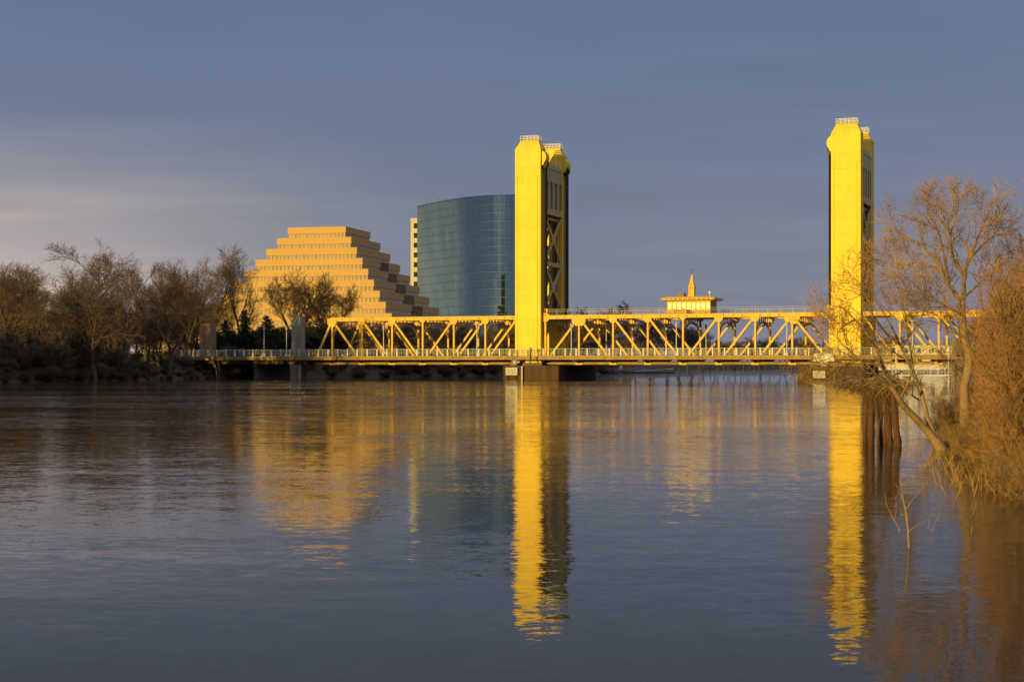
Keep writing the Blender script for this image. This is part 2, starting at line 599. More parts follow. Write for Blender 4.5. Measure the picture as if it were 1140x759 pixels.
# ------------------------------------------------------------------ the bridge frame: s along, t across, z up
BA = math.atan2(-0.363, 0.932)
OX, OY = 3.17, 326.0
CA, SA = math.cos(BA), math.sin(BA)


def bw(s, t, z=0.0):
    return Vector((OX + s * CA - t * SA, OY + s * SA + t * CA, z))


def s_at(px, t):
    """distance along the bridge where it meets the sight line through photo column px"""
    k = (px - 570.0) / F
    # OX + s*CA - t*SA = k*(OY + s*SA + t*CA)
    return (k * (OY + t * CA) - OX + t * SA) / (CA - k * SA)


SPAN = 63.7
LEGD = 3.2
TFAR = 13.0           # near face of the far legs
W_ALL = TFAR + LEGD
TRN, TRF = 1.5, W_ALL - 1.5     # truss planes


def make_tower(s0, sg, label):
    """sg = +1 when the lift span lies on the +s side"""
    T = tag(empty('bridge_tower', bw(s0, 0, 0), BA), label, 'bridge tower', 'golden towers of the lift bridge')
    for t0, near in ((0.0, True), (TFAR, False)):
        m = MB()
        z0 = 3.9
        t1 = t0 + LEGD
        m.box(-2.62, 2.62, t0 + 0.14, t1 - 0.14, z0, 46.5)                 # the box of the leg
        m.box(-2.05, 2.05, t0, t0 + 0.15, z0, 41.0)                        # front plate between the grooves
        m.box(-2.75, -2.20, t0 + 0.02, t0 + 0.17, z0, 41.0)
        m.box(2.20, 2.75, t0 + 0.02, t0 + 0.17, z0, 41.0)
        m.box(-2.75, 2.75, t0, t0 + 0.16, 41.0, 46.5)                      # closed head above the grooves
        for e in (-1, 1):
            m.box(min(e * 2.6, e * 2.75), max(e * 2.6, e * 2.75), t0 + 0.17, t0 + 0.7, z0, 46.5)
            m.box(min(e * 2.6, e * 2.75), max(e * 2.6, e * 2.75), t1 - 0.7, t1 - 0.02, z0, 46.5)
        m.box(-2.05, 2.05, t1 - 0.15, t1, z0, 46.5)
        m.box(-3.0, 3.0, t0 - 0.12, t1 + 0.1, 3.4, z0)
        leg = m.build('leg', GOLD, T, bevel=0.03)
        c = MB()
        c.hexa([(-2.75, t0, 46.5), (2.75, t0, 46.5), (2.75, t1, 46.5), (-2.75, t1, 46.5)],
               [(-1.95, t0 + 1.0, 48.15), (1.95, t0 + 1.0, 48.15), (1.95, t1 - 0.7, 48.15), (-1.95, t1 - 0.7, 48.15)])
        c.box(-2.05, 2.05, t0 + 0.92, t1 - 0.62, 48.15, 48.3)
        c.build('cap', GOLD, leg, bevel=0.03)
        r = MB()
        for z in (48.75, 49.25):
            r.beam((-1.95, t0 + 1.0, z), (1.95, t0 + 1.0, z), 0.1, 0.07)
            r.beam((-1.95, t1 - 0.7, z), (1.95, t1 - 0.7, z), 0.1, 0.07)
            r.beam((-1.95, t0 + 1.0, z), (-1.95, t1 - 0.7, z), 0.1, 0.07, (1, 0, 0))
            r.beam((1.95, t0 + 1.0, z), (1.95, t1 - 0.7, z), 0.1, 0.07, (1, 0, 0))
        for i in range(6):
            x = -1.95 + 3.9 * i / 5
            r.box(x - .05, x + .05, t0 + .95, t0 + 1.05, 48.3, 49.3)
            r.box(x - .05, x + .05, t1 - .75, t1 - .65, 48.3, 49.3)
        r.build('roof_railing', WHITER, leg)
        # curved hood over the sheave, on the lift-span side
        poly = [(1.2, 47.6), (1.9, 46.9)]
        for i in range(9):
            a = R(72 - i * 14)
            poly.append((2.15 + 1.55 * math.cos(a), 44.75 + 1.55 * math.sin(a)))
        poly += [(3.1, 43.2), (2.7, 43.0), (1.2, 43.0)]
        h = MB()
        h.prism([(sg * u, v) for u, v in poly], 'y', t0 + 0.55, t1 - 0.45)
        h.build('sheave_hood', GOLD, leg, bevel=0.02)
        s = MB()
        s.disc((sg * 2.75, t0 + 1.65, 43.55), 1.0, 'y', 1.2, 24)
        s.build('sheave', CABLE, leg)
        k = MB()
        for i in range(6):
            tt = t0 + 1.1 + i * 0.22
            k.tube([(sg * 3.35, tt, 43.4), (sg * 3.35, tt, 12.9)], 0.065, 5)
            k.tube([(sg * 3.12, tt + .1, 43.4), (sg * 3.12, tt + .1, 12.9)], 0.065, 5)
        k.build('lift_cable', CABLE, T)
    # portal walls with four tall openings, then two storeys of cross bracing, on both sides
    for e in (-1, 1):
        xo = e * 2.5
        m = MB()
        ta, tb = LEGD - 0.1, TFAR + 0.1
        zb, z1, z2, zt = 33.6, 34.9, 40.3, 43.6
        m.box(xo - .2, xo + .2, ta, tb, zb, z1)
        m.box(xo - .2, xo + .2, ta, tb, z2, zt)
        cs = [4.05, 6.75, 9.45, 12.15]
        eds = [ta] + [v for cc in cs for v in (cc - 0.72, cc + 0.72)] + [tb]
        for i in range(0, len(eds), 2):
            m.box(xo - .2, xo + .2, eds[i], eds[i + 1], z1, z2)
        m.box(xo - .28, xo + .28, ta, tb, zb - 0.01, zb + 0.5)
        m.box(xo - .28, xo + .28, ta, tb, 42.9, 43.3)
        # small parapet humps along the top
        for cc in (5.5, 8.1, 10.7):
            m.prism([(cc + 0.9 * math.cos(R(180 - i * 20)), zt - 0.02 + 0.75 * math.sin(R(180 - i * 20))) for i in range(10)], 'x', xo - .15, xo + .15)
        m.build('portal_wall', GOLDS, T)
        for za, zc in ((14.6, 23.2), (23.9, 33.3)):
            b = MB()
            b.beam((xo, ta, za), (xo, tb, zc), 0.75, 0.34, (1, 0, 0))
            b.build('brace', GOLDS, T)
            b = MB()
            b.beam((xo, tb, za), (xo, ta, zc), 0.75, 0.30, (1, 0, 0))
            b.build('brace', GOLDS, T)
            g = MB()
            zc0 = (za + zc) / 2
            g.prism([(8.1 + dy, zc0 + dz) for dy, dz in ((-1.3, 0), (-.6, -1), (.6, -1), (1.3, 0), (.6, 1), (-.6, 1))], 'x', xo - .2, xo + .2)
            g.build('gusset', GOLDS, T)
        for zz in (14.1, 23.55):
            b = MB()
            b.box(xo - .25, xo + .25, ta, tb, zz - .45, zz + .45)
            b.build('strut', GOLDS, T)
        # arched portal over the roadway
        n = 16
        a = MB()
        for i in range(n):
            u0, u1 = i / n, (i + 1) / n
            y0, y1 = ta + (tb - ta) * u0, ta + (tb - ta) * u1
            b0 = 9.2 + 2.9 * math.sqrt(max(0, 1 - (2 * u0 - 1) ** 2))
            b1 = 9.2 + 2.9 * math.sqrt(max(0, 1 - (2 * u1 - 1) ** 2))
            a.hexa([(xo - .18, y0, b0), (xo + .18, y0, b0), (xo + .18, y1, b1), (xo - .18, y1, b1)],
                   [(xo - .18, y0, 13.65), (xo + .18, y0, 13.65), (xo + .18, y1, 13.65), (xo - .18, y1, 13.65)])
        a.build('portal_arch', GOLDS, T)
    c = MB()
    c.box(-1.5, 1.5, LEGD + .3, TFAR - .3, 34.6, 42.4)
    c.build('counterweight', CONCD, T)
    for gx in (-1.75, 1.75):
        for gt in (LEGD + 1.2, TFAR - 1.2):
            g = MB(); g.box(gx - .18, gx + .18, gt - .25, gt + .25, 13.0, 34.5)
            g.build('counterweight_guide', UNDER, T)
    st = MB()
    zs = 14.5
    k = 0
    while zs < 32:
        ya, yb = (6.2, 10.2) if k % 2 == 0 else (10.2, 6.2)
        st.beam((-.9 if k % 2 else .9, ya, zs), (-.9 if k % 2 else .9, yb, zs + 2.6), .9, .22, (0, 0, 1))
        st.box(-1.4, 1.4, min(yb, yb + (1.1 if yb > 8 else -1.1)), max(yb, yb + (1.1 if yb > 8 else -1.1)), zs + 2.5, zs + 2.65)
        zs += 2.6; k += 1
    for (sx, sy) in ((-1.4, 5.1), (1.4, 5.1), (-1.4, 11.3), (1.4, 11.3)):
        st.box(sx - .12, sx + .12, sy - .12, sy + .12, 13.0, 33)
    st.build('stair', UNDER, T)
    # ladder and landing inside, machinery beam across the top
    l = MB()
    l.box(-2.0, 2.0, LEGD, TFAR, 32.7, 33.2)
    l.build('landing', GOLDT, T)
    return T


make_tower(0.0, 1, 'golden steel bridge tower beside the curved glass building')
make_tower(SPAN, -1, 'golden steel bridge tower rising behind the bare tree on the right')

ZT, ZB = 12.55, 3.35      # truss chords
ZD = 4.75                 # road level
TS = -2.5                 # outer edge of the near sidewalk
TSF = W_ALL + 2.5


def rail_run(o, s0, s1, t, ends=True, dz=ZD):
    m = MB()
    for z, w in ((1.42, .12), (0.95, .07), (0.55, .07)):
        m.beam((s0, t, dz + z), (s1, t, dz + z), w, .09)
    n = max(1, round((s1 - s0) / 0.8))
    for i in range(n):
        x = s0 + (s1 - s0) * (i + .5) / n
        m.box(x - .025, x + .025, t - .02, t + .02, dz + .06, dz + 1.4)
    m.build('guardrail', GREYR, o)


def rail_posts(o, s0, s1, t, step=2.3):
    n = max(2, round((s1 - s0) / step))
    for i in range(n):
        x = s0 + (s1 - s0) * (i + .5) / n
        m = MB()
        m.box(x - .13, x + .13, t - .12, t + .12, ZD + .05, ZD + 1.35)
        m.hexa([(x - .17, t - .16, ZD + 1.35), (x + .17, t - .16, ZD + 1.35), (x + .17, t + .16, ZD + 1.35), (x - .17, t + .16, ZD + 1.35)],
               [(x - .08, t - .07, ZD + 1.5), (x + .08, t - .07, ZD + 1.5), (x + .08, t + .07, ZD + 1.5), (x - .08, t + .07, ZD + 1.5)])
        m.build('railing_post', WHITER, o)


def deck(o, s0, s1, nodes, light=True):
    m = MB()
    m.box(s0, s1, TS, TSF, ZD - 0.42, ZD)
    d = m.build('deck', CONC, o)
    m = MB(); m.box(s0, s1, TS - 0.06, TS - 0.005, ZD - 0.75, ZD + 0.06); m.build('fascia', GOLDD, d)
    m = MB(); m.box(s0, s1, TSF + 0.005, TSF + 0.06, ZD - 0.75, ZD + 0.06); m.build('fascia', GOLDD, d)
    m = MB(); m.box(s0, s1, LEGD - 0.2, TFAR + 0.2, ZD + 0.004, ZD + 0.02); m.build('roadway', ASPH, d)
    for t in (0.6, TRF + 0.9): 
        m = MB(); m.box(s0, s1, t - .12, t + .12, ZD + .004, ZD + .14); m.build('kerb', CONC, d)
    for x in nodes:
        m = MB()
        m.box(x - .22, x + .22, TRN - 0.2, TRF + 0.2, ZB - 0.1, ZD - 0.43)
        for e in (0, 1):      # tapering sidewalk brackets
            ta, tb = (TRN - .2, TS + .1) if e == 0 else (TRF + .2, TSF - .1)
            lo, hi = min(ta, tb), max(ta, tb)
            za = (ZD - .8, ZB - .05) if e == 0 else (ZB - .05, ZD - .8)
            m.hexa([(x - .2, lo, za[0]), (x + .2, lo, za[0]), (x + .2, hi, za[1]), (x - .2, hi, za[1])],
                   [(x - .2, lo, ZD - .44), (x + .2, lo, ZD - .44), (x + .2, hi, ZD - .44), (x - .2, hi, ZD - .44)])
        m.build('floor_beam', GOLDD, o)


def sway_frame(o, x):
    m = MB()
    n = 14
    ta, tb = TRN + .2, TRF - .2
    pts = []
    for i in range(n + 1):
        u = i / n
        pts.append((x, ta + (tb - ta) * u, 8.7 + 2.6 * math.sqrt(max(0, 1 - (2 * u - 1) ** 2))))
    for p, q in zip(pts, pts[1:]):
        m.beam(p, q, .28, .36, (1, 0, 0))
    m.box(x - .2, x + .2, ta, tb, ZT - .25, ZT + .2)
    for i in range(1, n):
        u = ta + (tb - ta) * i / n
        m.beam((x, u, pts[i][2]), (x, ta + (tb - ta) * ((i + (1 if i % 2 else -1)) / n), ZT - .2), .12, .12, (1, 0, 0))
    m.build('sway_frame', GOLDD, o)


def truss(o, t, nodes, verts, diags, gussets, top, bottom, mat=GOLDT):
    """nodes: s of every panel point; diags: (top node, bottom node)"""
    T = empty('truss'); T.parent = o
    m = MB()
    m.box(top[0], top[1], t - .3, t + .3, ZT - .36, ZT + .36)
    m.box(top[0], top[1], t - .38, t + .38, ZT + .3605, ZT + .42)
    n = int((top[1] - top[0]) / 1.8)
    m.cur = 1
    for i in range(n):      # flat dark discs painting in the shade of the web's access holes
        x = top[0] + (top[1] - top[0]) * (i + .5) / n
        m.disc((x, t - .3, ZT - .02), .13, 'y', .02, 10)
    m.build('top_chord', [mat, UNDER], T)
    m = MB()
    m.box(bottom[0], bottom[1], t - .28, t + .28, ZB - .3, ZB + .3)
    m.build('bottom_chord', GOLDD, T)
    for i in verts:
        m = MB()
        x = nodes[i]
        for e in (-1, 1):
            m.box(x - .18, x + .18, t + e * .2 - .03, t + e * .2 + .03, ZB + .3, ZT - .36)
        m.box(x - .05, x + .05, t - .17, t + .17, ZB + .3, ZT - .36)
        m.build('vertical', mat, T)
    for a, b in diags:
        m = MB()
        p, q = Vector((nodes[a], t, ZT - .1)), Vector((nodes[b], t, ZB + .1))
        for e in (-1, 1):
            m.beam(p + Vector((0, e * .21, 0)), q + Vector((0, e * .21, 0)), .40, .06)
        m.beam(p, q, .10, .34)
        m.build('diagonal', mat, T)
    for i, w, h in gussets:
        m = MB()
        x = nodes[i]
        for e in (-1, 1):
            m.prism([(x - w, ZT + .3), (x + w, ZT + .3), (x + w, ZT - h * .55), (x + w * .55, ZT - h), (x - w * .55, ZT - h), (x - w, ZT - h * .55)], 'y', t + e * .34 - .03, t + e * .34 + .03)
        m.build('gusset', mat, T)
        m = MB()
        for e in (-1, 1):
            m.box(x - .7, x + .7, t + e * .33 - .02, t + e * .33 + .02, ZB - .35, ZB + .75)
        m.build('gusset', mat, T)
    return T


def lateral(o, nodes):
    for a, b in zip(nodes, nodes[1:]):
        m = MB()
        m.beam((a, TRN, ZT + .05), (b, TRF, ZT + .05), .22, .2, (0, 0, 1))
        m.build('top_brace', GOLDD, o)
        m = MB()
        m.beam((a, TRF, ZT - .18), (b, TRN, ZT - .18), .22, .2, (0, 0, 1))
        m.build('top_brace', GOLDD, o)


# lift span
def make_lift_span():
    o = tag(empty('lift_span', bw(0, 0, 0), BA), 'golden truss span hung between the two bridge towers', 'bridge span')
    a, b = 3.3, 60.5
    nodes = [a + (b - a) * i / 8 for i in range(9)]
    dg = [(1, 0), (1, 2), (2, 3), (3, 4), (5, 4), (6, 5), (7, 6), (7, 8)]
    gs = [(1, 1.45, 1.75), (2, .85, 1.2), (3, .85, 1.2), (4, .6, .8), (5, .85, 1.2), (6, .85, 1.2), (7, 1.45, 1.75)]
    for t in (TRN, TRF):
        T = truss(o, t, nodes, range(9), dg, gs, (a - .3, b + .3), (a - .3, b + .3))
        for x in (a, b):         # round lifting bracket at each end of the top chord
            m = MB()
            m.disc((x, t, ZT), 0.95, 'y', .8, 18)
            m.disc((x, t, ZT + 1.3), 0.55, 'y', .6, 14)
            m.box(x - .3, x + .3, t - .3, t + .3, ZT, ZT + 1.3)
            m.build('lifting_bracket', GOLDT, T)
        m = MB()
        for z in (1.15, .75):
            m.beam((a, t, ZT + .42 + z), (b, t, ZT + .42 + z), .06, .06)
        for i in range(25):
            x = a + (b - a) * i / 24
            m.box(x - .04, x + .04, t - .04, t + .04, ZT + .42, ZT + 1.6)
        m.build('walkway_railing', GREYR, T)
    for x in nodes:
        sway_frame(o, x)
    lateral(o, nodes)
    deck(o, a - .2, b + .2, nodes)
    for t in (TS + .1, TSF - .1):
        rail_run(o, a - .2, b + .2, t)
    rail_posts(o, a - .2, b + .2, TS + .1)
    return o


make_lift_span()


def make_approach(s_in, s_out, label, sg):
    """s_in: end at the tower; s_out: far end of the truss.  sg = -1 for the left span, +1 for the right one"""
    o = tag(empty('approach_span', bw(0, 0, 0), BA), label, 'bridge span', 'fixed truss spans at the ends of the bridge')
    L = abs(s_out - s_in)
    pan = 6.9
    nodes = [s_in + sg * (L - 4.4) * i / 6 for i in range(7)] + [s_out]      # node 7 is the foot of the end post
    dg = [(0, 1), (1, 2), (2, 3), (4, 3), (5, 4), (6, 5), (6, 7)]
    dg = [(1, 0) if False else d for d in dg]
    gs = [(1, .85, 1.2), (2, .85, 1.2), (3, .6, .8), (4, .85, 1.2), (5, .85, 1.2), (6, 1.1, 1.5)]
    lo, hi = min(nodes[0], nodes[6]), max(nodes[0], nodes[6])
    for t in (TRN, TRF):
        truss(o, t, nodes, range(1, 7), dg, gs, (lo - (.3 if sg < 0 else 0), hi + (.3 if sg > 0 else 0)), (min(s_in, s_out), max(s_in, s_out)))
    for x in nodes[1:7]:
        sway_frame(o, x)
    lateral(o, sorted(nodes[:7]))
    end = s_out + sg * 0.3
    a, b = min(s_in - sg * 5.6, end), max(s_in - sg * 5.6, end)
    deck(o, a, b, nodes)
    for t in (TS + .1, TSF - .1):
        rail_run(o, a, b, t)
    rail_posts(o, a, b, TS + .1)
    return o


make_approach(-2.75, -49.3, 'golden fixed truss span left of the glass building tower', -1)
make_approach(SPAN + 2.75, SPAN + 49.3, 'golden fixed truss span behind the bare trees on the right', 1)


# plain girder spans that carry the road to the left bank, and to the right bank
def make_girder_span(a, b, label):
    o = tag(empty('girder_span', bw(0, 0, 0), BA), label, 'bridge span')
    deck(o, a, b, [a + (b - a) * (i + .5) / 5 for i in range(5)])
    for t in (-1.0, 2.6, 6.3, 10.0, 13.6, W_ALL + 1.0):
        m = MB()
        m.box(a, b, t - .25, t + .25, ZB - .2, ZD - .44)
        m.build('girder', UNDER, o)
    for t in (TS + .1, TSF - .1):
        rail_run(o, a, b, t)
    rail_posts(o, a, b, TS + .1)
    return o


make_girder_span(-90.0, -49.65, 'low girder span running from the left bank to the golden truss')
make_girder_span(SPAN + 49.65, SPAN + 90, 'low girder span at the right bank end of the bridge')


# piers
def make_pier(s, w, t0, t1, z, label, name='bridge_pier', grp='concrete piers under the left girder span', m_=None):
    o = tag(empty(name, bw(s, 0, 0), BA), label, 'pier', grp)
    m = MB()
    m.box(-w / 2, w / 2, t0, t1, -4, z - .7)
    m.build('shaft', m_ or CONCD, o, bevel=.08)
    m = MB()
    m.box(-w / 2 - .25, w / 2 + .25, t0 - .3, t1 + .3, z - .7, z)
    m.build('pier_cap', m_ or CONCD, o, bevel=.05)
    return o


ZP = ZB - .42
make_pier(s_at(243.5, 0), .95, -.5, 16.7, ZB - .22, 'narrow concrete pier under the girder span nearest the left bank')
make_pier(s_at(286, 0), 1.0, -.5, 16.7, ZB - .22, 'narrow concrete pier under the girder span beside the tall grey pylon')
make_pier(0, 6.4, -.8, W_ALL + .8, 3.38, 'dark concrete pier under the left golden tower', grp=None)
make_pier(SPAN, 6.4, -.8, W_ALL + .8, 3.38, 'dark concrete pier under the right golden tower', grp=None)
make_pier(SPAN + 50, 2.4, -.5, 16.7, ZB - .31, 'concrete pier under the right truss end behind the brush', grp=None)


def make_pylon(s, w, t0, t1, ztop, label, mat):
    o = tag(empty('concrete_pylon', bw(s, 0, 0), BA), label, 'pylon', 'concrete pylons at the bridge ends')
    m = MB()
    m.box(-w / 2, w / 2, t0, t1, ZD + .005, ztop - .8)
    m.build('shaft', mat, o, bevel=.06)
    m = MB()
    m.box(-w / 2 - .2, w / 2 + .2, t0 - .2, t1 + .2, -4, ZB - .32)
    m.build('footing', CONCD, o, bevel=.06)
    m = MB()
    m.box(-w / 2 + .12, w / 2 - .12, t0 + .12, t1 - .12, ztop - .8, ztop)
    m.build('coping', mat, o, bevel=.05)
    m = MB()
    for e in (-.55, 0, .55):
        m.box(e - .12, e + .12, t0 - .05, t0 - .005, 6.5, ztop - 1.2)
    m.build('flute', mat, o)
    return o


make_pylon(s_at(329.5, -1.6), 2.2, -1.7, .45, 13.3, 'tall grey concrete pylon at the foot of the left golden truss', CONC)
make_pylon(s_at(228, 18.9), 3.0, 18.9, 21.5, 12.6, 'squat brown concrete pylon at the left bank end of the road', PYLT)
make_pylon(s_at(1068, -2.9), 2.2, -4.8, -2.65, 7.8, 'brown concrete pylon behind the main trunk on the right', CONCD)


# fenders round the tower piers
def make_fender(s, s0, s1, t0, t1, ztop, label):
    o = tag(empty('pier_fender', bw(s, 0, 0), BA), label, 'fender', 'dark timber fenders round the tower piers')
    r = 1.8
    poly = []
    for cx, cy, a0 in ((s1 - r, t1 - r, 0), (s0 + r, t1 - r, 90), (s0 + .3, t0 + .3, 180), (s1 - .3, t0 + .3, 270)):
        rr = r if cy > t0 + 1 else .3
        for i in range(5):
            a = R(a0 + i * 22.5)
            poly.append((cx + rr * math.cos(a), cy + rr * math.sin(a)))
    n = len(poly)
    inner = [((u - (s0 + s1) / 2) * .9 + (s0 + s1) / 2, (v - (t0 + t1) / 2) * .96 + (t0 + t1) / 2) for u, v in poly]
    m = MB()
    for i in range(n):
        j = (i + 1) % n
        m.hexa([(*poly[i], -3), (*poly[j], -3), (*inner[j], -3), (*inner[i], -3)], [(*poly[i], ztop), (*poly[j], ztop), (*inner[j], ztop), (*inner[i], ztop)])
    m.build('sheeting', RUST, o)
    for z in (.45, 1.5, 2.5):
        m = MB()
        for i in range(n):
            j = (i + 1) % n
            p, q = Vector((*poly[i], z)), Vector((*poly[j], z))
            m.beam(p, q, .22, .3, (0, 0, 1))
        m.build('waler', RUST, o)
    # a panel of wire fence on top
    return o


make_fender(0, -3.6, 8.2, -4.4, 20.5, 2.85, 'long dark timber fender round the pier of the left golden tower')
make_fender(SPAN, -8.2, 4.2, -4.4, 14.0, 2.6, 'rusty brown fender round the pier of the right golden tower')


# boards and gauges on the fenders
def board(s, t, z0, z1, w, label, cat='sign', text=True, name='sign_board', mat=WHITE, post=True, posttop=None):
    o = tag(empty(name, bw(s, t, 0), BA), label, cat)
    m = MB()
    m.box(-w / 2, w / 2, -.06, 0, z0, z1)
    m.build('panel', mat, o)
    if post:
        for e in (-1, 1):
            m = MB()
            m.box(e * w * .36 - .07, e * w * .36 + .07, .0035, .14, -2.5, z1 - .05)
            m.build('post', PILEW, o)
    if text:
        m = MB()
        rnd = random.Random(int(s * 7) + 3)
        for row in range(2):
            zc = z0 + (z1 - z0) * (.66 - .36 * row)
            x = -w * .40
            while x < w * .36:
                ww = rnd.uniform(.16, .28)
                m.box(x, x + ww * .3, -.068, -.063, zc - .17, zc + .17)
                m.box(x + ww * .32, x + ww * .8, -.068, -.063, zc + .08, zc + .17)
                m.box(x + ww * .32, x + ww * .8, -.068, -.063, zc - .17, zc - .08)
                x += ww + .07
        m.build('faded_lettering', INK, o)
    return o


board(s_at(569.5, -4.9), -4.9, .95, 2.45, 2.5, 'white warning board with faded lettering beside the left fender')
board(s_at(912, -4.9), -4.9, .55, 1.85, 2.25, 'white board with faded lettering below the right golden tower')
# blue sign with a pale emblem
s_ = s_at(572.8, -2.7)
o = tag(empty('round_emblem_sign', bw(s_, -2.72, 0), BA), 'small blue sign with pale star emblem under the deck at left tower', 'sign')
m = MB(); m.box(-.62, .62, -.06, 0, 2.95, 4.05); m.build('panel', NAVY, o)
m = MB()
star = []
for i in range(10):
    rr = .42 if i % 2 == 0 else .2
    star.append((rr * math.sin(i * math.pi / 5), 3.5 + rr * math.cos(i * math.pi / 5)))
m.prism(star, 'y', -.075, -.063); m.build('emblem', WHITE, o)
m = MB(); m.box(-.05, .05, .004, .1, 2.2, 4.2); m.build('bracket', CABLE, o)
# tide gauge
s_ = s_at(581, -4.95)
o = tag(empty('tide_gauge', bw(s_, -4.95, 0), BA), 'tall narrow white gauge board standing against the left fender', 'gauge')
m = MB(); m.box(-.16, .16, -.05, 0, -.8, 2.7); m.build('scale_board', WHITE, o)
m = MB()
for i in range(9):
    m.box(-.16, (.05 if i % 2 else .12), -.058, -.053, i * .3, i * .3 + .05)
m.build('scale_markings', INK, o)
# grey service panel hung on the railing at the right tower
s_ = s_at(917.5, TS - .3)
o = tag(empty('service_panel', bw(s_, TS - .3, 0), BA), 'pale grey service panel hung on the railing at the right tower', 'panel')
m = MB(); m.box(-1.95, 1.95, -.25, .15, 3.65, 5.1); m.build('cabinet', WHITER, o, bevel=.03)
m = MB(); m.box(-.6, .6, -.25, .1, 2.8, 3.64); m.build('junction_box', WHITER, o, bevel=.03)
m = MB(); m.box(-.03, .03, -.262, -.252, 3.75, 5.0); m.build('door_seam', CABLE, o)

# bridge tender's figure-like post at the rail: a slim dark signal post
s_ = s_at(590.5, TS - .1)
o = tag(empty('signal_post', bw(s_, TS - .14, 0), BA), 'slim dark navigation light post on the railing before the left tower', 'signal light')
m = MB(); m.box(-.13, .13, -.13, -.01, 3.4, 6.0); m.build('post', CABLE, o)
m = MB(); m.tube([(0, -.1, 5.9), (0, -.1, 6.5)], .26, 10); m.build('lamp_housing', GREYR, o)


# control house on top of the lift span
def make_house():
    s, t = 31.9, 8.1
    zb = ZT + .45
    o = tag(empty('control_house', bw(s, t, zb), BA), 'golden control house with flat roof and spire atop the lift span', 'control house')
    L, Wd = 8.8, 5.0
    H = 2.75
    m = MB()
    m.box(-L / 2, L / 2, -Wd / 2, Wd / 2, -.25, .95)
    m.box(-L / 2, L / 2, -Wd / 2, Wd / 2, 2.3, H)
    npan = 9
    for i in range(npan + 1):
        x = -L / 2 + L * i / npan
        for e in (-1, 1):
            m.box(max(-L / 2, x - .14), min(L / 2, x + .14), e * Wd / 2 - .12, e * Wd / 2 + .003, .95, 2.3) if e > 0 else m.box(max(-L / 2, x - .14), min(L / 2, x + .14), -Wd / 2 - .003, -Wd / 2 + .12, .95, 2.3)
    for i in range(5):
        y = -Wd / 2 + .1 + (Wd - .2) * i / 4
        for e in (-1, 1):
            x = e * (L / 2 - .06)
            m.box(x - .063, x + .063, y - .12, y + .12, .95, 2.3)
    m.build('wall', GOLDT, o)
    for i in range(npan):
        x0 = -L / 2 + L * i / npan + .15
        x1 = -L / 2 + L * (i + 1) / npan - .15
        for e in (-1, 1):
            g = MB(); g.box(x0, x1, e * (Wd / 2 - .08) - .02, e * (Wd / 2 - .08) + .02, .96, 2.29)
            g.build('window', PANE, o)
    for i in range(4):
        y0 = -Wd / 2 + .1 + (Wd - .2) * i / 4 + .13
        y1 = -Wd / 2 + .1 + (Wd - .2) * (i + 1) / 4 - .13
        for e in (-1, 1):
            g = MB(); g.box(e * (L / 2 - .08) - .02, e * (L / 2 - .08) + .02, y0, y1, .96, 2.29)
            g.build('window', DARKW, o)
    m = MB()
    m.box(-5.5, 5.5, -3.6, 3.6, H, H + .45)
    m.hexa([(-5.2, -3.3, H + .45), (5.2, -3.3, H + .45), (5.2, 3.3, H + .45), (-5.2, 3.3, H + .45)],
           [(-4.4, -2.4, H + .75), (4.4, -2.4, H + .75), (4.4, 2.4, H + .75), (-4.4, 2.4, H + .75)])
    rf = m.build('roof', GOLDT, o, bevel=.03)
    m = MB()
    for i in range(12):
        x = -5.2 + 10.4 * i / 11
        m.box(x - .3, x + .3, -3.64, -3.605, H + .1, H + .35)
    m.build('fascia_panel_pattern', GOLDD, rf)
    z = H + .75
    m = MB()
    m.box(-.62, .62, -.62, .62, z, z + .5)
    for ex in (-1, 1):
        for ey in (-1, 1):
            m.box(ex * .45 - .13, ex * .45 + .13, ey * .45 - .13, ey * .45 + .13, z + .5, z + 1.9)
    m.box(-.38, .38, -.38, .38, z + .5, z + 1.9)
    m.box(-.66, .66, -.66, .66, z + 1.9, z + 2.1)
    m.build('cupola', GOLDT, rf, bevel=.02)
    m = MB()
    m.hexa([(-.55, -.55, z + 2.1), (.55, -.55, z + 2.1), (.55, .55, z + 2.1), (-.55, .55, z + 2.1)], [(-.06, -.06, z + 4.5), (.06, -.06, z + 4.5), (.06, .06, z + 4.5), (-.06, .06, z + 4.5)])
    m.build('spire', GOLDT, rf)
    m = MB()
    m.tube([(0, 0, z + 4.4), (0, 0, z + 5.7)], .04, 6)
    m.beam((-.35, 0, z + 5.4), (.45, 0, z + 5.4), .06, .03)
    m.build('weather_vane', CABLE, rf)
    m = MB()
    m.box(-2.6, -2.2, -.5, .5, z - .1, z + .9); m.tube([(-1.9, -.7, z + .45), (-1.9, .7, z + .45)], .5, 12)
    m.build('horn', GOLDD, rf)
    m = MB()
    m.tube([(4.0, -1.5, z - .2), (4.0, -1.5, z + .7)], .07, 6); m.tube([(4.0, -1.5, z + .55), (4.0, -1.5, z + 1.0)], .24, 10)
    m.build('beacon', WHITER, rf)
    # haul gear wheels in front
    for x in (-2.2, -.6):
        m = MB()
        m.disc((x, -4.6, .35), .75, 'y', .35, 20); m.disc((x, -4.6, .35), .25, 'y', .6, 12)
        m.build('gear_wheel', GOLDT, o)
    m = MB()
    m.box(-5.2, 5.2, -6.4, 6.4, -.3, -.12)
    m.build('platform', GOLDD, o)
    m = MB()
    for zz in (.35, .85):
        m.beam((-5.2, -6.3, zz), (5.2, -6.3, zz), .06, .06)
    for i in range(9):
        x = -5.2 + 10.4 * i / 8
        m.box(x - .04, x + .04, -6.34, -6.26, -.12, .9)
    m.build('platform_railing', GREYR, o)
    return o


PANE = worn('cream_window_blind', (0.36, 0.25, 0.07), (0.22, 0.15, 0.05), rough=0.25, scale=1.2, amount=0.8)
make_house()


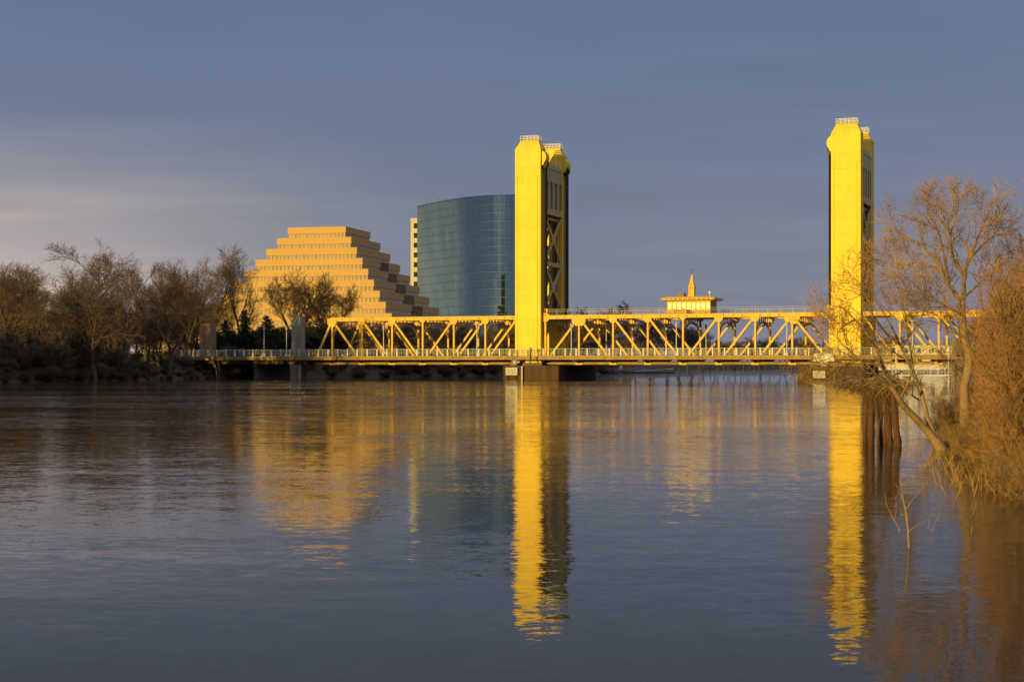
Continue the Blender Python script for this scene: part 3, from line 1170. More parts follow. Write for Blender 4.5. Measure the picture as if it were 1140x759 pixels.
# lamp posts along the roadway
def make_lamp():
    o = empty('street_lamp', (0, 0, 0), BA)
    m = MB()
    m.box(-.28, .28, -.28, .28, 0, .5)
    m.tube([(0, 0, .4), (0, 0, 1.2), (0, 0, 5.6)], [.16, .11, .08], 8)
    m.build('post', WHITER, o)
    m = MB()
    m.tube([(0, 0, 5.55), (0, 0, 5.75), (0, 0, 6.35), (0, 0, 6.5)], [.1, .24, .2, .05], 8)
    m.build('lantern', WHITE, o)
    return o


lamp0 = make_lamp()
LAMPS = [(294, .2, 'pale lamp post on the girder span between the pylons'),
         (319, .2, 'pale lamp post on the girder span just left of the grey pylon'),
         (427, .2, 'pale lamp post in the middle of the left golden truss'),
         (531, .2, 'pale lamp post near the left golden tower on the left truss'),
         (636, .2, 'pale lamp post beside the first vertical of the lift span'),
         (753, .2, 'pale lamp post below the control house of the lift span'),
         (876, .2, 'pale lamp post near the right end of the lift span'),
         (675, 15.6, 'pale lamp post on the far sidewalk left of the control house'),
         (786, 15.6, 'pale lamp post on the far sidewalk right of the control house'),
         (1016, .2, 'pale lamp post on the right truss span seen through branches')]
for i, (px, t, lab) in enumerate(LAMPS):
    L = lamp0 if i == 0 else copy_tree(lamp0)
    L.location = bw(s_at(px, t), t, ZD)
    tag(L, lab, 'street lamp', 'lamp posts along the bridge roadway')


# ------------------------------------------------------------------ stepped pyramid office
def make_ziggurat():
    ux, vx = Vector((0.970, -0.243, 0)), Vector((0.243, 0.970, 0))
    FRt = Vector((-61.7, 600.0, 0))
    W0, D0 = 23.0, 27.9
    cen = FRt - ux * W0 / 2 + vx * D0 / 2
    rz = math.atan2(-0.243, 0.970)
    o = tag(empty('stepped_office_building', (cen.x, cen.y, 0), rz), 'sunlit tan stepped pyramid office building behind the left trees', 'building')
    top = 54.3
    h = 4.13
    for k in range(11):
        a = W0 / 2 + 3.15 * k
        b = D0 / 2 + 2.75 * k
        z1 = top - h * k
        z0 = z1 - h if k < 10 else 1.0
        m = MB()
        m.box(-a, a, -b, b, z1 - 2.45, z1)
        m.box(-a + .02, a - .02, -b + .02, b - .02, z1 + .003, z1 + .02)
        tier = m.build('tier', ZIGC, o, bevel=.05)
        m = MB()
        m.box(-a + .28, a - .28, -b + .28, b - .28, z0 + .03, z1 - 2.46)
        m.build('window_band', WBAND, tier)
        if k >= 3:
            f0, f1 = -b + 2 * b * .47, -b + 2 * b * .66
            m = MB()
            m.box(a - .6, a + .25, f0, f1, z0 + .04, z1 - .3)  # matte brown block standing proud of each lower tier's right side
            m.build('side_block', ZIGB, tier)
    m = MB()
    m.box(7.8, 9.2, -D0 / 2 + .43, -D0 / 2 + .9, top - 4.0, top - 2.75)
    m.build('louvre', ZIGB, o)
    m = MB()
    m.box(-5, 5, -5, 5, top + .02, top + 1.0)
    m.build('roof_plant', ROOFG, o)


make_ziggurat()


# ------------------------------------------------------------------ curved glass office
def make_glass():
    cx, cy = 0.0, 770.0
    o = tag(empty('glass_office_building', (cx, cy, 0)), 'curved teal glass office building left of the golden tower', 'building')
    Z0, Z1 = 3.0, 83.6
    ncol, nrow = 56, 20
    rnd = random.Random(5)
    m = MB()
    fl = (Z1 - Z0) / nrow
    # plan of the facade: a flat bow, stepped off at equal pane widths
    fine = [(-48.4 + 71.0 * i / 4000, .0242 * (-48.4 + 71.0 * i / 4000) ** 2) for i in range(4001)]
    acc = [0.0]
    for p, q in zip(fine, fine[1:]):
        acc.append(acc[-1] + math.hypot(q[0] - p[0], q[1] - p[1]))
    pa, k = [], 0
    for i in range(ncol + 1):
        tgt = acc[-1] * i / ncol
        while k < 4000 and acc[k] < tgt: k += 1
        pa.append(fine[k])
    for i in range(ncol):
        for j in range(nrow):
            e = [rnd.uniform(-.009, .009) for _ in range(4)]
            z0 = Z0 + fl * j; z1 = z0 + fl
            vs = [(pa[i][0], pa[i][1] - e[0], z0), (pa[i + 1][0], pa[i + 1][1] - e[1], z0),
                  (pa[i + 1][0], pa[i + 1][1] - e[2], z1), (pa[i][0], pa[i][1] - e[3], z1)]
            m.add(vs, [(0, 1, 2, 3)])
    # back and sides close the volume
    gl = m.build('glass_facade', GLASS, o)
    m = MB()
    inner = [(u, v + .35) for u, v in pa]
    bk = [(inner[-1][0], 84.0), (inner[0][0] + 1, 84.0)]
    m.prism(inner + bk, 'z', Z0, Z1 - .6)
    m.build('core', MULL, o)
    m = MB()
    for j in range(nrow + 1):
        z = Z0 + fl * j
        for i in range(ncol):
            p = Vector((pa[i][0], pa[i][1] - .05, z)); q = Vector((pa[i + 1][0], pa[i + 1][1] - .05, z))
            m.beam(p, q, .20, .16, (0, 0, 1))
    for i in range(ncol + 1):
        p = Vector((pa[i][0], pa[i][1] - .05, Z0)); q = p.copy(); q.z = Z1
        m.beam(p, q, .15, .14, (1, 0, 0))
    m.build('mullion_grid', MULL, gl)
    m = MB()
    for i in range(ncol):
        p = Vector((pa[i][0], pa[i][1] - .05, Z1 + .1)); q = Vector((pa[i + 1][0], pa[i + 1][1] - .05, Z1 + .1))
        m.beam(p, q, .8, .5, (0, 0, 1))
    m.build('parapet', GLASS, o)
    for px, hh in ((474, 4.0), (487, 4.5)):
        X = (px - 570) / F * 822
        m = MB()
        m.tube([(X - cx, 52, Z1 - .8), (X - cx, 52, Z1 + hh)], .25, 6)
        m.box(X - cx - .9, X - cx + .9, 51.6, 52.4, Z1 + hh - .3, Z1 + hh + .4)
        m.build('roof_mast', ROOFG, o)
    # pale stair wing at the left end
    Xl, Xr = (457.2 - 570) / F * 832, (466 - 570) / F * 832
    wz = CAMH + (406 - 243) / F * 832
    m = MB()
    m.box(Xl - cx, Xr - cx, 62, 84, 1, wz)
    wing = m.build('stair_wing', OFFW, o, bevel=.1)
    for k in range(11):
        z = wz - 5.2 - k * 5.0
        if z < 6: break
        m = MB()
        m.box(Xl - cx + 1.6, Xr - cx - .1, 61.9, 61.995, z, z + 2.6)
        m.build('window', DARKW, wing)
    return o


make_glass()


# other buildings beyond the left bank, glimpsed between trunks and trusses
def make_block(px0, px1, py, D, depth, label, mat, name='low_building', floors=2):
    a, b = at(px0, py, D), at(px1, py, D)
    w = b.x - a.x
    o = tag(empty(name, ((a.x + b.x) / 2, D, 0)), label, 'building')
    H = a.z
    m = MB()
    m.box(-w / 2, w / 2, 0, depth, 1.0, H)
    wl = m.build('wall', mat, o)
    m = MB()
    m.box(-w / 2 - .3, w / 2 + .3, -.3, depth + .3, H + .003, H + .5)
    m.build('roof', ROOFG, o)
    n = max(2, int(w / 4.5))
    for f in range(floors):
        z0 = H - 2.9 - f * 3.6
        if z0 < 3: break
        for i in range(n):
            x = -w / 2 + w * (i + .5) / n
            g = MB(); g.box(x - .8, x + .8, -.05, -.004, z0, z0 + 1.7)
            g.build('window', DARKW, wl)
    return o


make_block(60, 128, 385, 430, 14, 'low tan building glimpsed through the left bank trees', TANW)
make_block(168, 200, 368, 470, 14, 'small tan building behind the trees left of the squat left bank pylon', TANW)
make_block(345, 372, 372, 480, 12, 'small yellow building behind the left end of the golden truss', TANW)
make_block(930, 1060, 384, 620, 20, 'long low building on the far right bank behind the golden truss', OFFW)


# ------------------------------------------------------------------ trees
def rvec(rng):
    while True:
        v = Vector((rng.uniform(-1, 1), rng.uniform(-1, 1), rng.uniform(-1, 1)))
        if 0.05 < v.length < 1:
            return v.normalized()


def limb_path(rng, p, d, L, n, wob, trop):
    pts = [p.copy()]
    for i in range(n):
        d = (d + rvec(rng) * wob + Vector((0, 0, trop))).normalized()
        p = p + d * (L / n)
        pts.append(p.copy())
    return pts, d


def grow(tr, cr, rng, pts, r0, r1, lvl, S):
    """put a limb into the trunk or crown mesh and grow the next level from it"""
    n = len(pts) - 1
    rad = [r0 + (r1 - r0) * (i / n) ** .85 for i in range(n + 1)]
    mb = tr if lvl <= S['trunk_lvl'] else cr
    mb.tube(pts, rad, (8, 6, 5, 4, 3, 3)[min(lvl, 5)], cap=False)
    L = sum((b - a).length for a, b in zip(pts, pts[1:]))
    if lvl >= S['levels']:
        return
    nk = S['kids'][lvl]
    last = lvl == S['levels'] - 1
    start = S['start'][lvl]
    for k in range(nk):
        u = start + (1 - start) * ((k + rng.uniform(.1, .9)) / nk)
        x = u * n
        i = min(int(x), n - 1)
        p = pts[i].lerp(pts[i + 1], x - i)
        ax = (pts[i + 1] - pts[i]).normalized()
        side = rvec(rng)
        side = (side - ax * side.dot(ax)).normalized()
        ang = S['angle'][lvl] * rng.uniform(.65, 1.25)
        d = (ax * math.cos(ang) + side * math.sin(ang))
        d = (d + Vector((0, 0, S['lift'][lvl]))).normalized()
        l = S['len'][lvl] * S['size'] * rng.uniform(.6, 1.15) * (1.15 - .55 * u)
        rr = rad[i] * rng.uniform(.45, .65)
        if last:
            q = p + d * l
            cr.spike(p, q, S['twig'])
            for _ in range(S['buds']):
                w = rng.uniform(.25, .95)
                dd = (d + rvec(rng) * .75 + Vector((0, 0, .15))).normalized()
                pp = p.lerp(q, w)
                cr.spike(pp, pp + dd * l * rng.uniform(.3, .6), S['twig'] * .75)
        else:
            ns = (6, 5, 4, 3, 2)[min(lvl + 1, 4)]
            path, _ = limb_path(rng, p, d, l, ns, S['wob'], S['trop'])
            grow(tr, cr, rng, path, max(rr, S['twig'] * 1.3), max(rr * .35, S['twig']), lvl + 1, S)


def style(size, **kw):
    S = dict(size=size, levels=4, kids=[10, 6, 5, 5], start=[.18, .22, .2, .1], angle=[.75, .8, .8, .8], lift=[.25, .15, .1, .08],
             len=[.48, .24, .13, .065], twig=.017, buds=3, wob=.22, trop=.06, trunk_lvl=1)
    S.update(kw)
    return S


def bare_tree(seed, H, S, tm, cm, trunk_r=None, lean=(0, 0), name='bare_tree', fork=0):
    rng = random.Random(seed)
    o = empty(name)
    tr, cr = MB(), MB()
    d = Vector((lean[0], lean[1], 1)).normalized()
    r0 = trunk_r or H * .024
    if fork:
        path, dd = limb_path(rng, Vector((0, 0, -.6)), d, H * .3, 4, .1, .05)
        tr.tube(path, [r0 * 1.15, r0, r0 * .95, r0 * .9, r0 * .85], 8, cap=False)
        for k in range(fork):
            a = 2 * math.pi * (k + rng.random() * .5) / fork
            d2 = (dd + Vector((math.cos(a), math.sin(a), 0)) * rng.uniform(.35, .6)).normalized()
            p2, _ = limb_path(rng, path[-1] - dd * .1, d2, H * rng.uniform(.5, .68), 6, .16, .1)
            grow(tr, cr, rng, p2, r0 * .62, r0 * .09, 0, S)
    else:
        path, _ = limb_path(rng, Vector((0, 0, -.6)), d, H * .92, 8, .13, .05)
        grow(tr, cr, rng, path, r0, r0 * .08, 0, S)
    tr.build('trunk', tm, o, smooth=True, fix=False)
    cr.build('crown', cm, o, fix=False)
    return o


PROTOS = []
fk = dict(kids=[7, 5, 5, 5])
PROTOS.append(bare_tree(11, 20, style(20), BARK, TWIG))
PROTOS.append(bare_tree(12, 20, style(20, **fk), BARK, TWIGG, fork=3))
PROTOS.append(bare_tree(13, 20, style(20, angle=[.55, .7, .8, .8], lift=[.4, .2, .1, .08]), BARK, TWIG))
PROTOS.append(bare_tree(14, 20, style(20, **fk, angle=[.9, .9, .8, .9]), BARK, TWIG, fork=4))
PROTOS.append(bare_tree(15, 20, style(20, len=[.40, .22, .13, .065]), BARK, TWIGG, fork=2))
PROTOS.append(bare_tree(16, 20, style(20, twig=.055, kids=[10, 6, 5, 4]), BARK, TWIG))
PROTOS.append(bare_tree(17, 20, style(20, twig=.055, **{**fk, 'kids': [7, 5, 4, 4]}), BARK, TWIGG, fork=3))
PROTOS.append(bare_tree(18, 20, style(20, twig=.034, kids=[8, 6, 5, 4], start=[.12, .2, .15, .1]), BARK, TWIGD, fork=3, trunk_r=.62))
PROTOS.append(bare_tree(19, 20, style(20, twig=.022, kids=[12, 7, 6, 5], start=[.14, .2, .15, .1]), BARK, TWIG, trunk_r=.5))
PROTOS.append(bare_tree(23, 20, style(20, twig=.026, kids=[8, 6, 5, 5], start=[.12, .2, .15, .1]), BARK, TWIG, fork=3, trunk_r=.55))
USED = set()


def plant(k, px, ptop, D, label, group=None, base=None, wid=1.0, rz=None, cat='tree', X=None):
    """a tree whose foot stands at photo column px at distance D and whose top reaches photo row ptop"""
    X = (px - 570) / F * D if X is None else X
    zb = ground_height(X, D) if base is None else base
    H = CAMH + (406 - ptop) / F * D - zb
    P = PROTOS[k]
    if k in USED:
        t = copy_tree(P)
    else:
        t = P; USED.add(k)
    sc = H / TOPS[k]
    rng = random.Random(int(px * 13 + D))
    t.location = (X, D, zb)
    t.scale = (sc * wid, sc * wid, sc)
    t.rotation_euler = (0, 0, rng.uniform(0, 6.28) if rz is None else rz)
    tag(t, label, cat, group)
    return t


def top_of(o):
    return max(v.co.z for c in o.children for v in c.data.vertices)


TOPS = [top_of(o) for o in PROTOS]

# the belt of bare trees along the left bank (photo column, row of its top, distance)
G = 'bare trees along the left bank'
BELT = [
    (2, -12, 292, 300, 'bare brown tree at the far left edge of the left bank', 1.2),
    (9, 16, 290, 285, 'broad bushy bare tree standing just right of the far left edge tree', 1.15),
    (0, 36, 288, 310, 'bare tree half hidden between the broad bushy tree and the tallest one', 1.2),
    (8, -2, 296, 315, 'bare tree cut by the left edge, behind the edge tree', 1.2),
    (1, 48, 288, 330, 'bare tree just left of the tallest left bank tree', 1.15),
    (8, 88, 262, 300, 'tallest bare russet tree on the left bank', 1.4),
    (4, 108, 284, 290, 'slender bare tree bowing over right of the tallest left tree', 1.1),
    (0, 136, 305, 320, 'lower rounded bare tree in the gap of the left bank', 1.3),
    (8, 163, 286, 335, 'upright narrow bare tree right of the gap on the left bank', 1.0),
    (9, 188, 292, 330, 'bare grey tree leaning beside the left end of the bridge', 1.0),
    (3, 212, 282, 420, 'bare tree behind the squat left bank pylon at the left bank', 1.1),
    (4, 238, 274, 425, 'grey fine-twigged tree just left of the stepped building', 1.15),
    (8, 266, 268, 430, 'tall thin tree before the left corner of the stepped building', .8),
]
for k, px, pt, D, lab, wd in BELT:
    plant(k, px, pt, D, lab, G, wid=wd)
plant(7, 321, 299, 420, 'round dark bare tree standing before the middle of the stepped building', wid=1.15)
plant(7, 371, 311, 425, 'bare dark tree above the left end of the golden truss', wid=1.0)

# smaller bare trees filling the belt behind
GB = 'lower trees deep in the left bank wood'
rng = random.Random(77)
for i in range(50):
    px = -34 + i * 5.2 + rng.uniform(-5, 5)
    plant(rng.choice([0, 1, 9, 8]), px, 318 + rng.uniform(-10, 36), 315 + rng.uniform(0, 80) if px < 185 else 440, 'lower bare tree filling the wood on the left bank', GB, wid=1.3)

for i in range(20):
    plant(rng.choice([5, 6]), -30 + i * 13.5 + rng.uniform(-6, 6), 352 + rng.uniform(-12, 10), 455 + rng.uniform(0, 60), 'bare tree at the back of the left bank wood', 'trees at the back of the left bank wood', wid=2.0)

# trees beyond the river, seen through and above the trusses
GF = 'far trees seen through the golden trusses'
rng = random.Random(31)
for i in range(78):
    px = 345 + i * 8.6 + rng.uniform(-5, 6)
    if px < 600:
        D, top = 470 + rng.uniform(0, 90), 362 + rng.uniform(-8, 16)
    elif px < 700:
        D, top = 640 + rng.uniform(0, 160), 356 + rng.uniform(-8, 20)
    elif px < 780:
        D, top = 700 + rng.uniform(0, 400), 357 + rng.uniform(-8, 20)
    else:
        D, top = 900 + rng.uniform(0, 300), 377 + rng.uniform(-7, 12)
    X = (px - 570) / F * D
    l = xat(LEFTB, D)
    r = xat(RIGHTB, D)
    if l - 6 < X < r + 6:
        D = 1270 + rng.uniform(0, 130)
    plant(rng.choice([5, 6]), px, top, D, 'far bare tree seen through the golden bridge trusses', GF, wid=1.9)
for px, pt, D, lab in ((690, 334, 960, 'far tree crown showing above the lift span left of the control house'), (663, 341, 980, 'far low crown showing above the lift span near the left tower')):
    plant(5 if px == 690 else 6, px, pt, D, lab, wid=1.3)


# conifers before the stepped building
def conifer(seed, H, rad):
    rng = random.Random(seed)
    o = empty('conifer')
    tr, cr = MB(), MB()
    tr.tube([(0, 0, -.5), (0, 0, H * .5), (0, 0, H * .98)], [H * .02, H * .012, .03], 7, cap=False)
    z = H * .06
    while z < H * .985:
        u = z / H
        rr = rad * (1 - u) ** .8 + .12
        n = int(9 + 10 * (1 - u))
        for k in range(n):
            a = rng.uniform(0, 6.283)
            l = rr * rng.uniform(.45, 1.25) * (1 + .25 * math.sin(a * 2 + seed) )
            d = Vector((math.cos(a), math.sin(a), rng.uniform(-.15, .35)))
            p = Vector((0, 0, z + rng.uniform(-.1, .1)))
            q = p + d * l
            tr.spike(p, q, .04)
            for _ in range(9):
                w = rng.uniform(.25, 1.0)
                b = p.lerp(q, w)
                dd = (d.normalized() * .5 + rvec(rng) * .8).normalized() * rng.uniform(.3, .6)
                cr.spike(b, b + dd, .09)
        z += H * .035
    tr.build('trunk', BARK, o, fix=False)
    cr.build('needles', NEEDLE, o, fix=False)
    return o


CON = [(272, 345, 'pointed dark conifer before the stepped building, tallest of three'), (252, 356, 'dark conifer just right of the squat left bank pylon'), (297, 351, 'dark conifer just left of the tall grey pylon')]
c0 = conifer(3, 12, 2.6); CN = [c0, conifer(4, 12, 3.0), conifer(9, 12, 2.8)]
for i, (px, pt, lab) in enumerate(CON):
    c = CN[i]
    D = 405
    X = (px - 570) / F * D
    zb = ground_height(X, D)
    H = CAMH + (406 - pt) / F * D - zb
    c.location = (X, D, zb)
    c.scale = (H / 12 * (1.4, 1.5, 1.5)[i], H / 12 * (1.4, 1.5, 1.5)[i], H / 12)
    c.rotation_euler = (0, 0, i * 2.1)
    tag(c, lab, 'conifer', 'dark conifers before the stepped building')


# ------------------------------------------------------------------ shrubs
def shrub(seed, H, S, mat, stems=14, spread=.7, name='bush', droop=0.0):
    rng = random.Random(seed)
    cr = MB()
    for k in range(stems):
        a = rng.uniform(0, 6.283)
        sp = spread * rng.uniform(.15, 1.0)
        d = Vector((math.cos(a) * sp, math.sin(a) * sp, 1)).normalized()
        p = Vector((math.cos(a) * H * .08 * rng.random(), math.sin(a) * H * .08 * rng.random(), -.3))
        path, _ = limb_path(rng, p, d, H * rng.uniform(.6, 1.02), 5, .16, .02 - droop)
        grow(cr, cr, rng, path, S['r0'], S['twig'], 0, S)
    return cr.build(name, mat, fix=False)


SB = dict(levels=3, kids=[8, 6, 5], start=[.15, .15, .1], angle=[.65, .8, .8], lift=[.15, .1, .05], len=[.40, .2, .11], buds=3, wob=.24, trop=.03, r0=.05)
BP = [shrub(41, 5, style(5, **{**SB, 'twig': .022}), BRUSH, stems=16, spread=.9),
      shrub(42, 5, style(5, **{**SB, 'twig': .022}), BRUSH, stems=12, spread=.6)]
BT = [max(v.co.z for v in b.data.vertices) for b in BP]
busy = set()
EP = [shrub(61, 6, style(6, **{**SB, 'twig': .05, 'kids': [8, 6, 5]}), NEEDLE, stems=18, spread=.8, name='evergreen_shrub')]
ET = [max(v.co.z for v in b.data.vertices) for b in EP]


def put_bush(k, X, D, H, label, group, wid=1.0, P=BP, T=BT, zb=None, rz=None):
    key = (id(P), k)
    b = P[k] if key not in busy else P[k].copy()
    if key in busy: COL.objects.link(b)
    busy.add(key)
    zb = ground_height(X, D) if zb is None else zb
    s = H / T[k]
    b.location = (X, D, max(zb, -.2))
    b.scale = (s * wid, s * wid, s)
    b.rotation_euler = (0, 0, random.Random(int(X * 31 + D * 7)).uniform(0, 6.28) if rz is None else rz)
    tag(b, label, 'bush', group)
    return b


rng = random.Random(9)
for i, (px, pt) in enumerate(((242, 368), (260, 366), (281, 366), (290, 362), (308, 364), (318, 362), (338, 360), (352, 356), (364, 362))):
    X = (px - 570) / F * 409
    zb = ground_height(X, 409)
    put_bush(0, X, 409, CAMH + (406 - pt) / F * 409 - zb, 'dark evergreen shrub filling between the conifers and the grey pylon', 'dark shrubs before the stepped building', wid=1.3, P=EP, T=ET)
y = 215.0
while y < 356:
    x = xat(LEFTB, y)
    for row in range(4):
        put_bush(rng.randint(0, 1), x + 0.8 - row * 4.0 + rng.uniform(-1, 1), y + rng.uniform(-2, 2), (rng.uniform(2.0, 4.0) if row == 0 else rng.uniform(3.0, 9.0)) * (1.0 if y < 312 else .42), 'dark leafless bush in the brush at the water edge of the left bank', 'dark bushes along the left bank', wid=1.25)
    for q in range(2):
        put_bush(rng.randint(0, 1), x + rng.uniform(-1.5, 1.2), y + rng.uniform(0, 6), rng.uniform(1.2, 2.4) * (1 if y < 312 else .7), 'low dark bush trailing into the water along the left bank', 'low bushes at the left waterline', wid=2.0)
    y += 6.0
# brush along the bank under and behind the left spans
y = 356.0
while y < 700:
    x = xat(LEFTB, y)
    for row in range(2 if y > 480 else 3):
        put_bush(rng.randint(0, 1), x + .6 - row * 4.0 + rng.uniform(-1, 1), y + rng.uniform(-2, 2), rng.uniform(1.8, 3.4) if row == 0 else rng.uniform(2.5, 6.0), 'dark bush on the far bank under the left bridge spans', 'dark bushes behind the left bridge spans', wid=1.5)
    for q in range(2):
        put_bush(rng.randint(0, 1), x + rng.uniform(-1.5, 1.0), y + rng.uniform(0, 7), rng.uniform(1.2, 2.3), 'low dark bush at the waterline under the left bridge spans', 'low bushes under the bridge', wid=2.1)
    y += 7.0 if y < 480 else 16.0


# ------------------------------------------------------------------ right bank: tall bare tree, leaning tree, thickets
def path_tree(name, limbs, seed, S, tm, cm, label, D0):
    """limbs: list of (pixel path with distances, r0, r1): hand-placed main limbs, then grown twigs"""
    rng = random.Random(seed)
    base = limbs[0][0][0]
    org = at(base[0], base[1], base[2])
    o = tag(empty(name, tuple(org)), label, 'tree')
    tr, cr = MB(), MB()
    for pts, r0, r1, lvl in limbs:
        P = [at(*q) - org for q in pts]
        # smooth the path a little
        Q = [P[0]]
        for a, b in zip(P, P[1:]):
            Q.append(a.lerp(b, .5) + rvec(rng) * (b - a).length * .035)
            Q.append(b)
        if lvl is None:
            n = len(Q) - 1
            tr.tube(Q, [r0 + (r1 - r0) * i / n for i in range(n + 1)], 9, cap=False)
        else:
            grow(tr, cr, rng, Q, r0, r1, lvl, S)
    tr.build('trunk', tm, o, smooth=True, fix=False)
    cr.build('crown', cm, o, fix=False)
    return o


RS = style(9, levels=4, kids=[8, 5, 3, 3], start=[.2, .2, .15, .1], angle=[.6, .7, .8, .8], lift=[.10, .08, .05, .05], len=[.14, .105, .07, .045], twig=.0058, buds=1, wob=.16, trop=.03, trunk_lvl=1)
D = 55.0
path_tree('bare_tree', [
    ([(1080, 512, D), (1074, 470, D), (1073, 430, D), (1079, 400, D), (1073, 372, D - .2), (1071, 352, D - .2)], .175, .125, None),
    ([(1071, 354, D - .2), (1068, 335, D), (1056, 316, D + .5), (1044, 296, D + .8), (1030, 277, D + 1), (1010, 263, D + 1.2), (990, 252, D + 1.3)], .095, .014, 0),
    ([(1071, 354, D - .2), (1073, 325, D - .4), (1073, 305, D - .6), (1080, 288, D - .8), (1088, 265, D - 1), (1096, 248, D - 1.3), (1100, 228, D - 1.5)], .10, .012, 0),
    ([(1056, 316, D + .5), (1052, 290, D + .1), (1046, 262, D - .3), (1040, 250, D - .6), (1032, 236, D - .7)], .055, .012, 0),
    ([(1073, 307, D - .6), (1060, 285, D - 1), (1058, 260, D - 1.4), (1063, 245, D - 1.6), (1066, 230, D - 1.6)], .055, .010, 0),
    ([(1082, 284, D - .8), (1097, 270, D - .4), (1108, 260, D + .2), (1116, 250, D + .6)], .05, .010, 0),
    ([(1044, 298, D + .8), (1024, 296, D + 1.4), (1004, 294, D + 1.8), (987, 290, D + 2)], .045, .010, 0),
    ([(1074, 330, D - .4), (1090, 315, D), (1108, 302, D + .5), (1122, 290, D + .8)], .05, .010, 0),
    ([(1072, 352, D - .2), (1052, 340, D - .8), (1030, 328, D - 1.2), (1005, 322, D - 1.4)], .045, .009, 0),
    ([(1079, 402, D), (1090, 385, D + .3), (1104, 362, D + .8), (1115, 335, D + 1.2)], .05, .010, 0),
    ([(1074, 378, D - .2), (1058, 366, D - .6), (1044, 352, D - .9), (1028, 345, D - 1)], .035, .008, 0),
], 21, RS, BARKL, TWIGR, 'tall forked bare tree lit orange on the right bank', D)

D = 57.0
LS = style(7, levels=4, kids=[6, 5, 4, 3], start=[.25, .15, .15, .1], angle=[.75, .8, .85, .8], lift=[.12, .08, .05, .05], len=[.26, .15, .09, .05], twig=.0055, buds=1, wob=.22, trop=.02, trunk_lvl=1)
path_tree('leaning_tree', [
    ([(1050, 512, D), (1048, 500, D), (1040, 489, D)], .26, .19, None),
    ([(1042, 492, D), (1022, 468, D), (1004, 449, D - .3), (992, 430, D - .5), (983, 408, D - .6), (972, 382, D - .4), (952, 356, D), (934, 340, D + .5)], .15, .018, 0),
    ([(1040, 489, D), (1032, 465, D + .5), (1026, 438, D + .8), (1016, 412, D + 1), (1004, 388, D + 1), (990, 360, D + .8), (975, 335, D + .6)], .12, .015, 0),
    ([(992, 430, D - .5), (974, 415, D - 1), (955, 398, D - 1.2), (938, 384, D - 1.3), (926, 370, D - 1.2)], .05, .010, 0),
    ([(983, 408, D - .6), (966, 402, D - .2), (948, 402, D), (930, 408, D + .2), (915, 404, D + .4)], .04, .008, 0),
    ([(1016, 412, D + 1), (1012, 380, D + .6), (1008, 350, D + .3), (1000, 322, D), (1002, 305, D)], .05, .010, 0),
    ([(972, 384, D - .4), (974, 360, D - .7), (968, 338, D - .9), (960, 322, D - 1)], .04, .009, 0),
    ([(952, 356, D), (940, 362, D - .4), (932, 372, D - .7)], .03, .008, 0),
    ([(1004, 388, D + 1), (1018, 366, D + 1.4), (1030, 345, D + 1.8), (1036, 330, D + 2)], .035, .008, 0),
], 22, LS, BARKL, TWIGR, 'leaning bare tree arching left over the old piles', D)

SR = dict(levels=3, kids=[8, 5, 4], start=[.12, .12, .1], angle=[.6, .75, .8], lift=[.12, .08, .05], len=[.34, .19, .10], buds=2, wob=.22, trop=.02, r0=.028)
RP = [shrub(51, 5, style(5, **{**SR, 'twig': .0075, 'r0': .036}), TWIGB, stems=16, spread=.5, name='thicket_bush'),
      shrub(52, 5, style(5, **{**SR, 'twig': .0075, 'r0': .04}), TWIGC, stems=14, spread=.4, name='thicket_bush'),
      shrub(53, 5, style(5, **{**SR, 'twig': .0075}), STRAW, stems=16, spread=.9, name='thicket_bush', droop=.04)]
RT = [max(v.co.z for v in b.data.vertices) for b in RP]
THK = [  # column, row of its foot, distance, row of its top, kind
    (1140, 535, 43, 275, 1), (1160, 540, 41, 250, 0), (1122, 522, 50, 330, 1), (1146, 520, 52, 268, 1), (1104, 512, 62, 372, 0),
    (1164, 515, 56, 240, 1), (1128, 505, 62, 290, 0), (1094, 505, 66, 420, 2), (1150, 505, 64, 300, 2), (1118, 530, 45, 420, 2),
    (1140, 545, 39, 410, 0), (1090, 500, 72, 405, 0), (1112, 498, 70, 345, 1), (1062, 498, 70, 440, 2), (1130, 560, 36, 480, 2), (1138, 490, 78, 290, 1),
    (1082, 480, 90, 392, 0), (1104, 480, 95, 372, 1), (1045, 470, 100, 425, 2), (1158, 470, 95, 320, 1), (1098, 540, 44, 470, 0), (1072, 520, 52, 462, 2), (1050, 505, 64, 440, 0), (1064, 510, 60, 425, 0), (1084, 505, 62, 415, 1), (1035, 500, 70, 455, 2), (1078, 515, 54, 450, 0)]
for i, (px, pf, D, pt, k) in enumerate(THK):
    px += 6
    X = (px - 570) / F * D
    zb = max(ground_height(X, D), -.1)
    H = CAMH + (406 - pt) / F * D - zb
    put_bush(k, X, D, H, 'dense russet leafless thicket bush on the flooded right bank', 'russet thicket along the right bank', wid=.85 if H > 4 else 1.1, P=RP, T=RT, zb=zb)
# trees farther down the right bank
GR = 'bare trees farther along the right bank'
rng = random.Random(4)
for px, pt, D in ((1165, 215, 85), (1130, 285, 120), (1150, 262, 150), (1095, 340, 150), (1080, 350, 220), (1120, 318, 200), (1060, 372, 330), (1110, 345, 300)):
    plant(rng.choice([0, 2, 4]), px, pt, D, 'bare russet tree standing behind the right bank thicket', GR, wid=1.0)


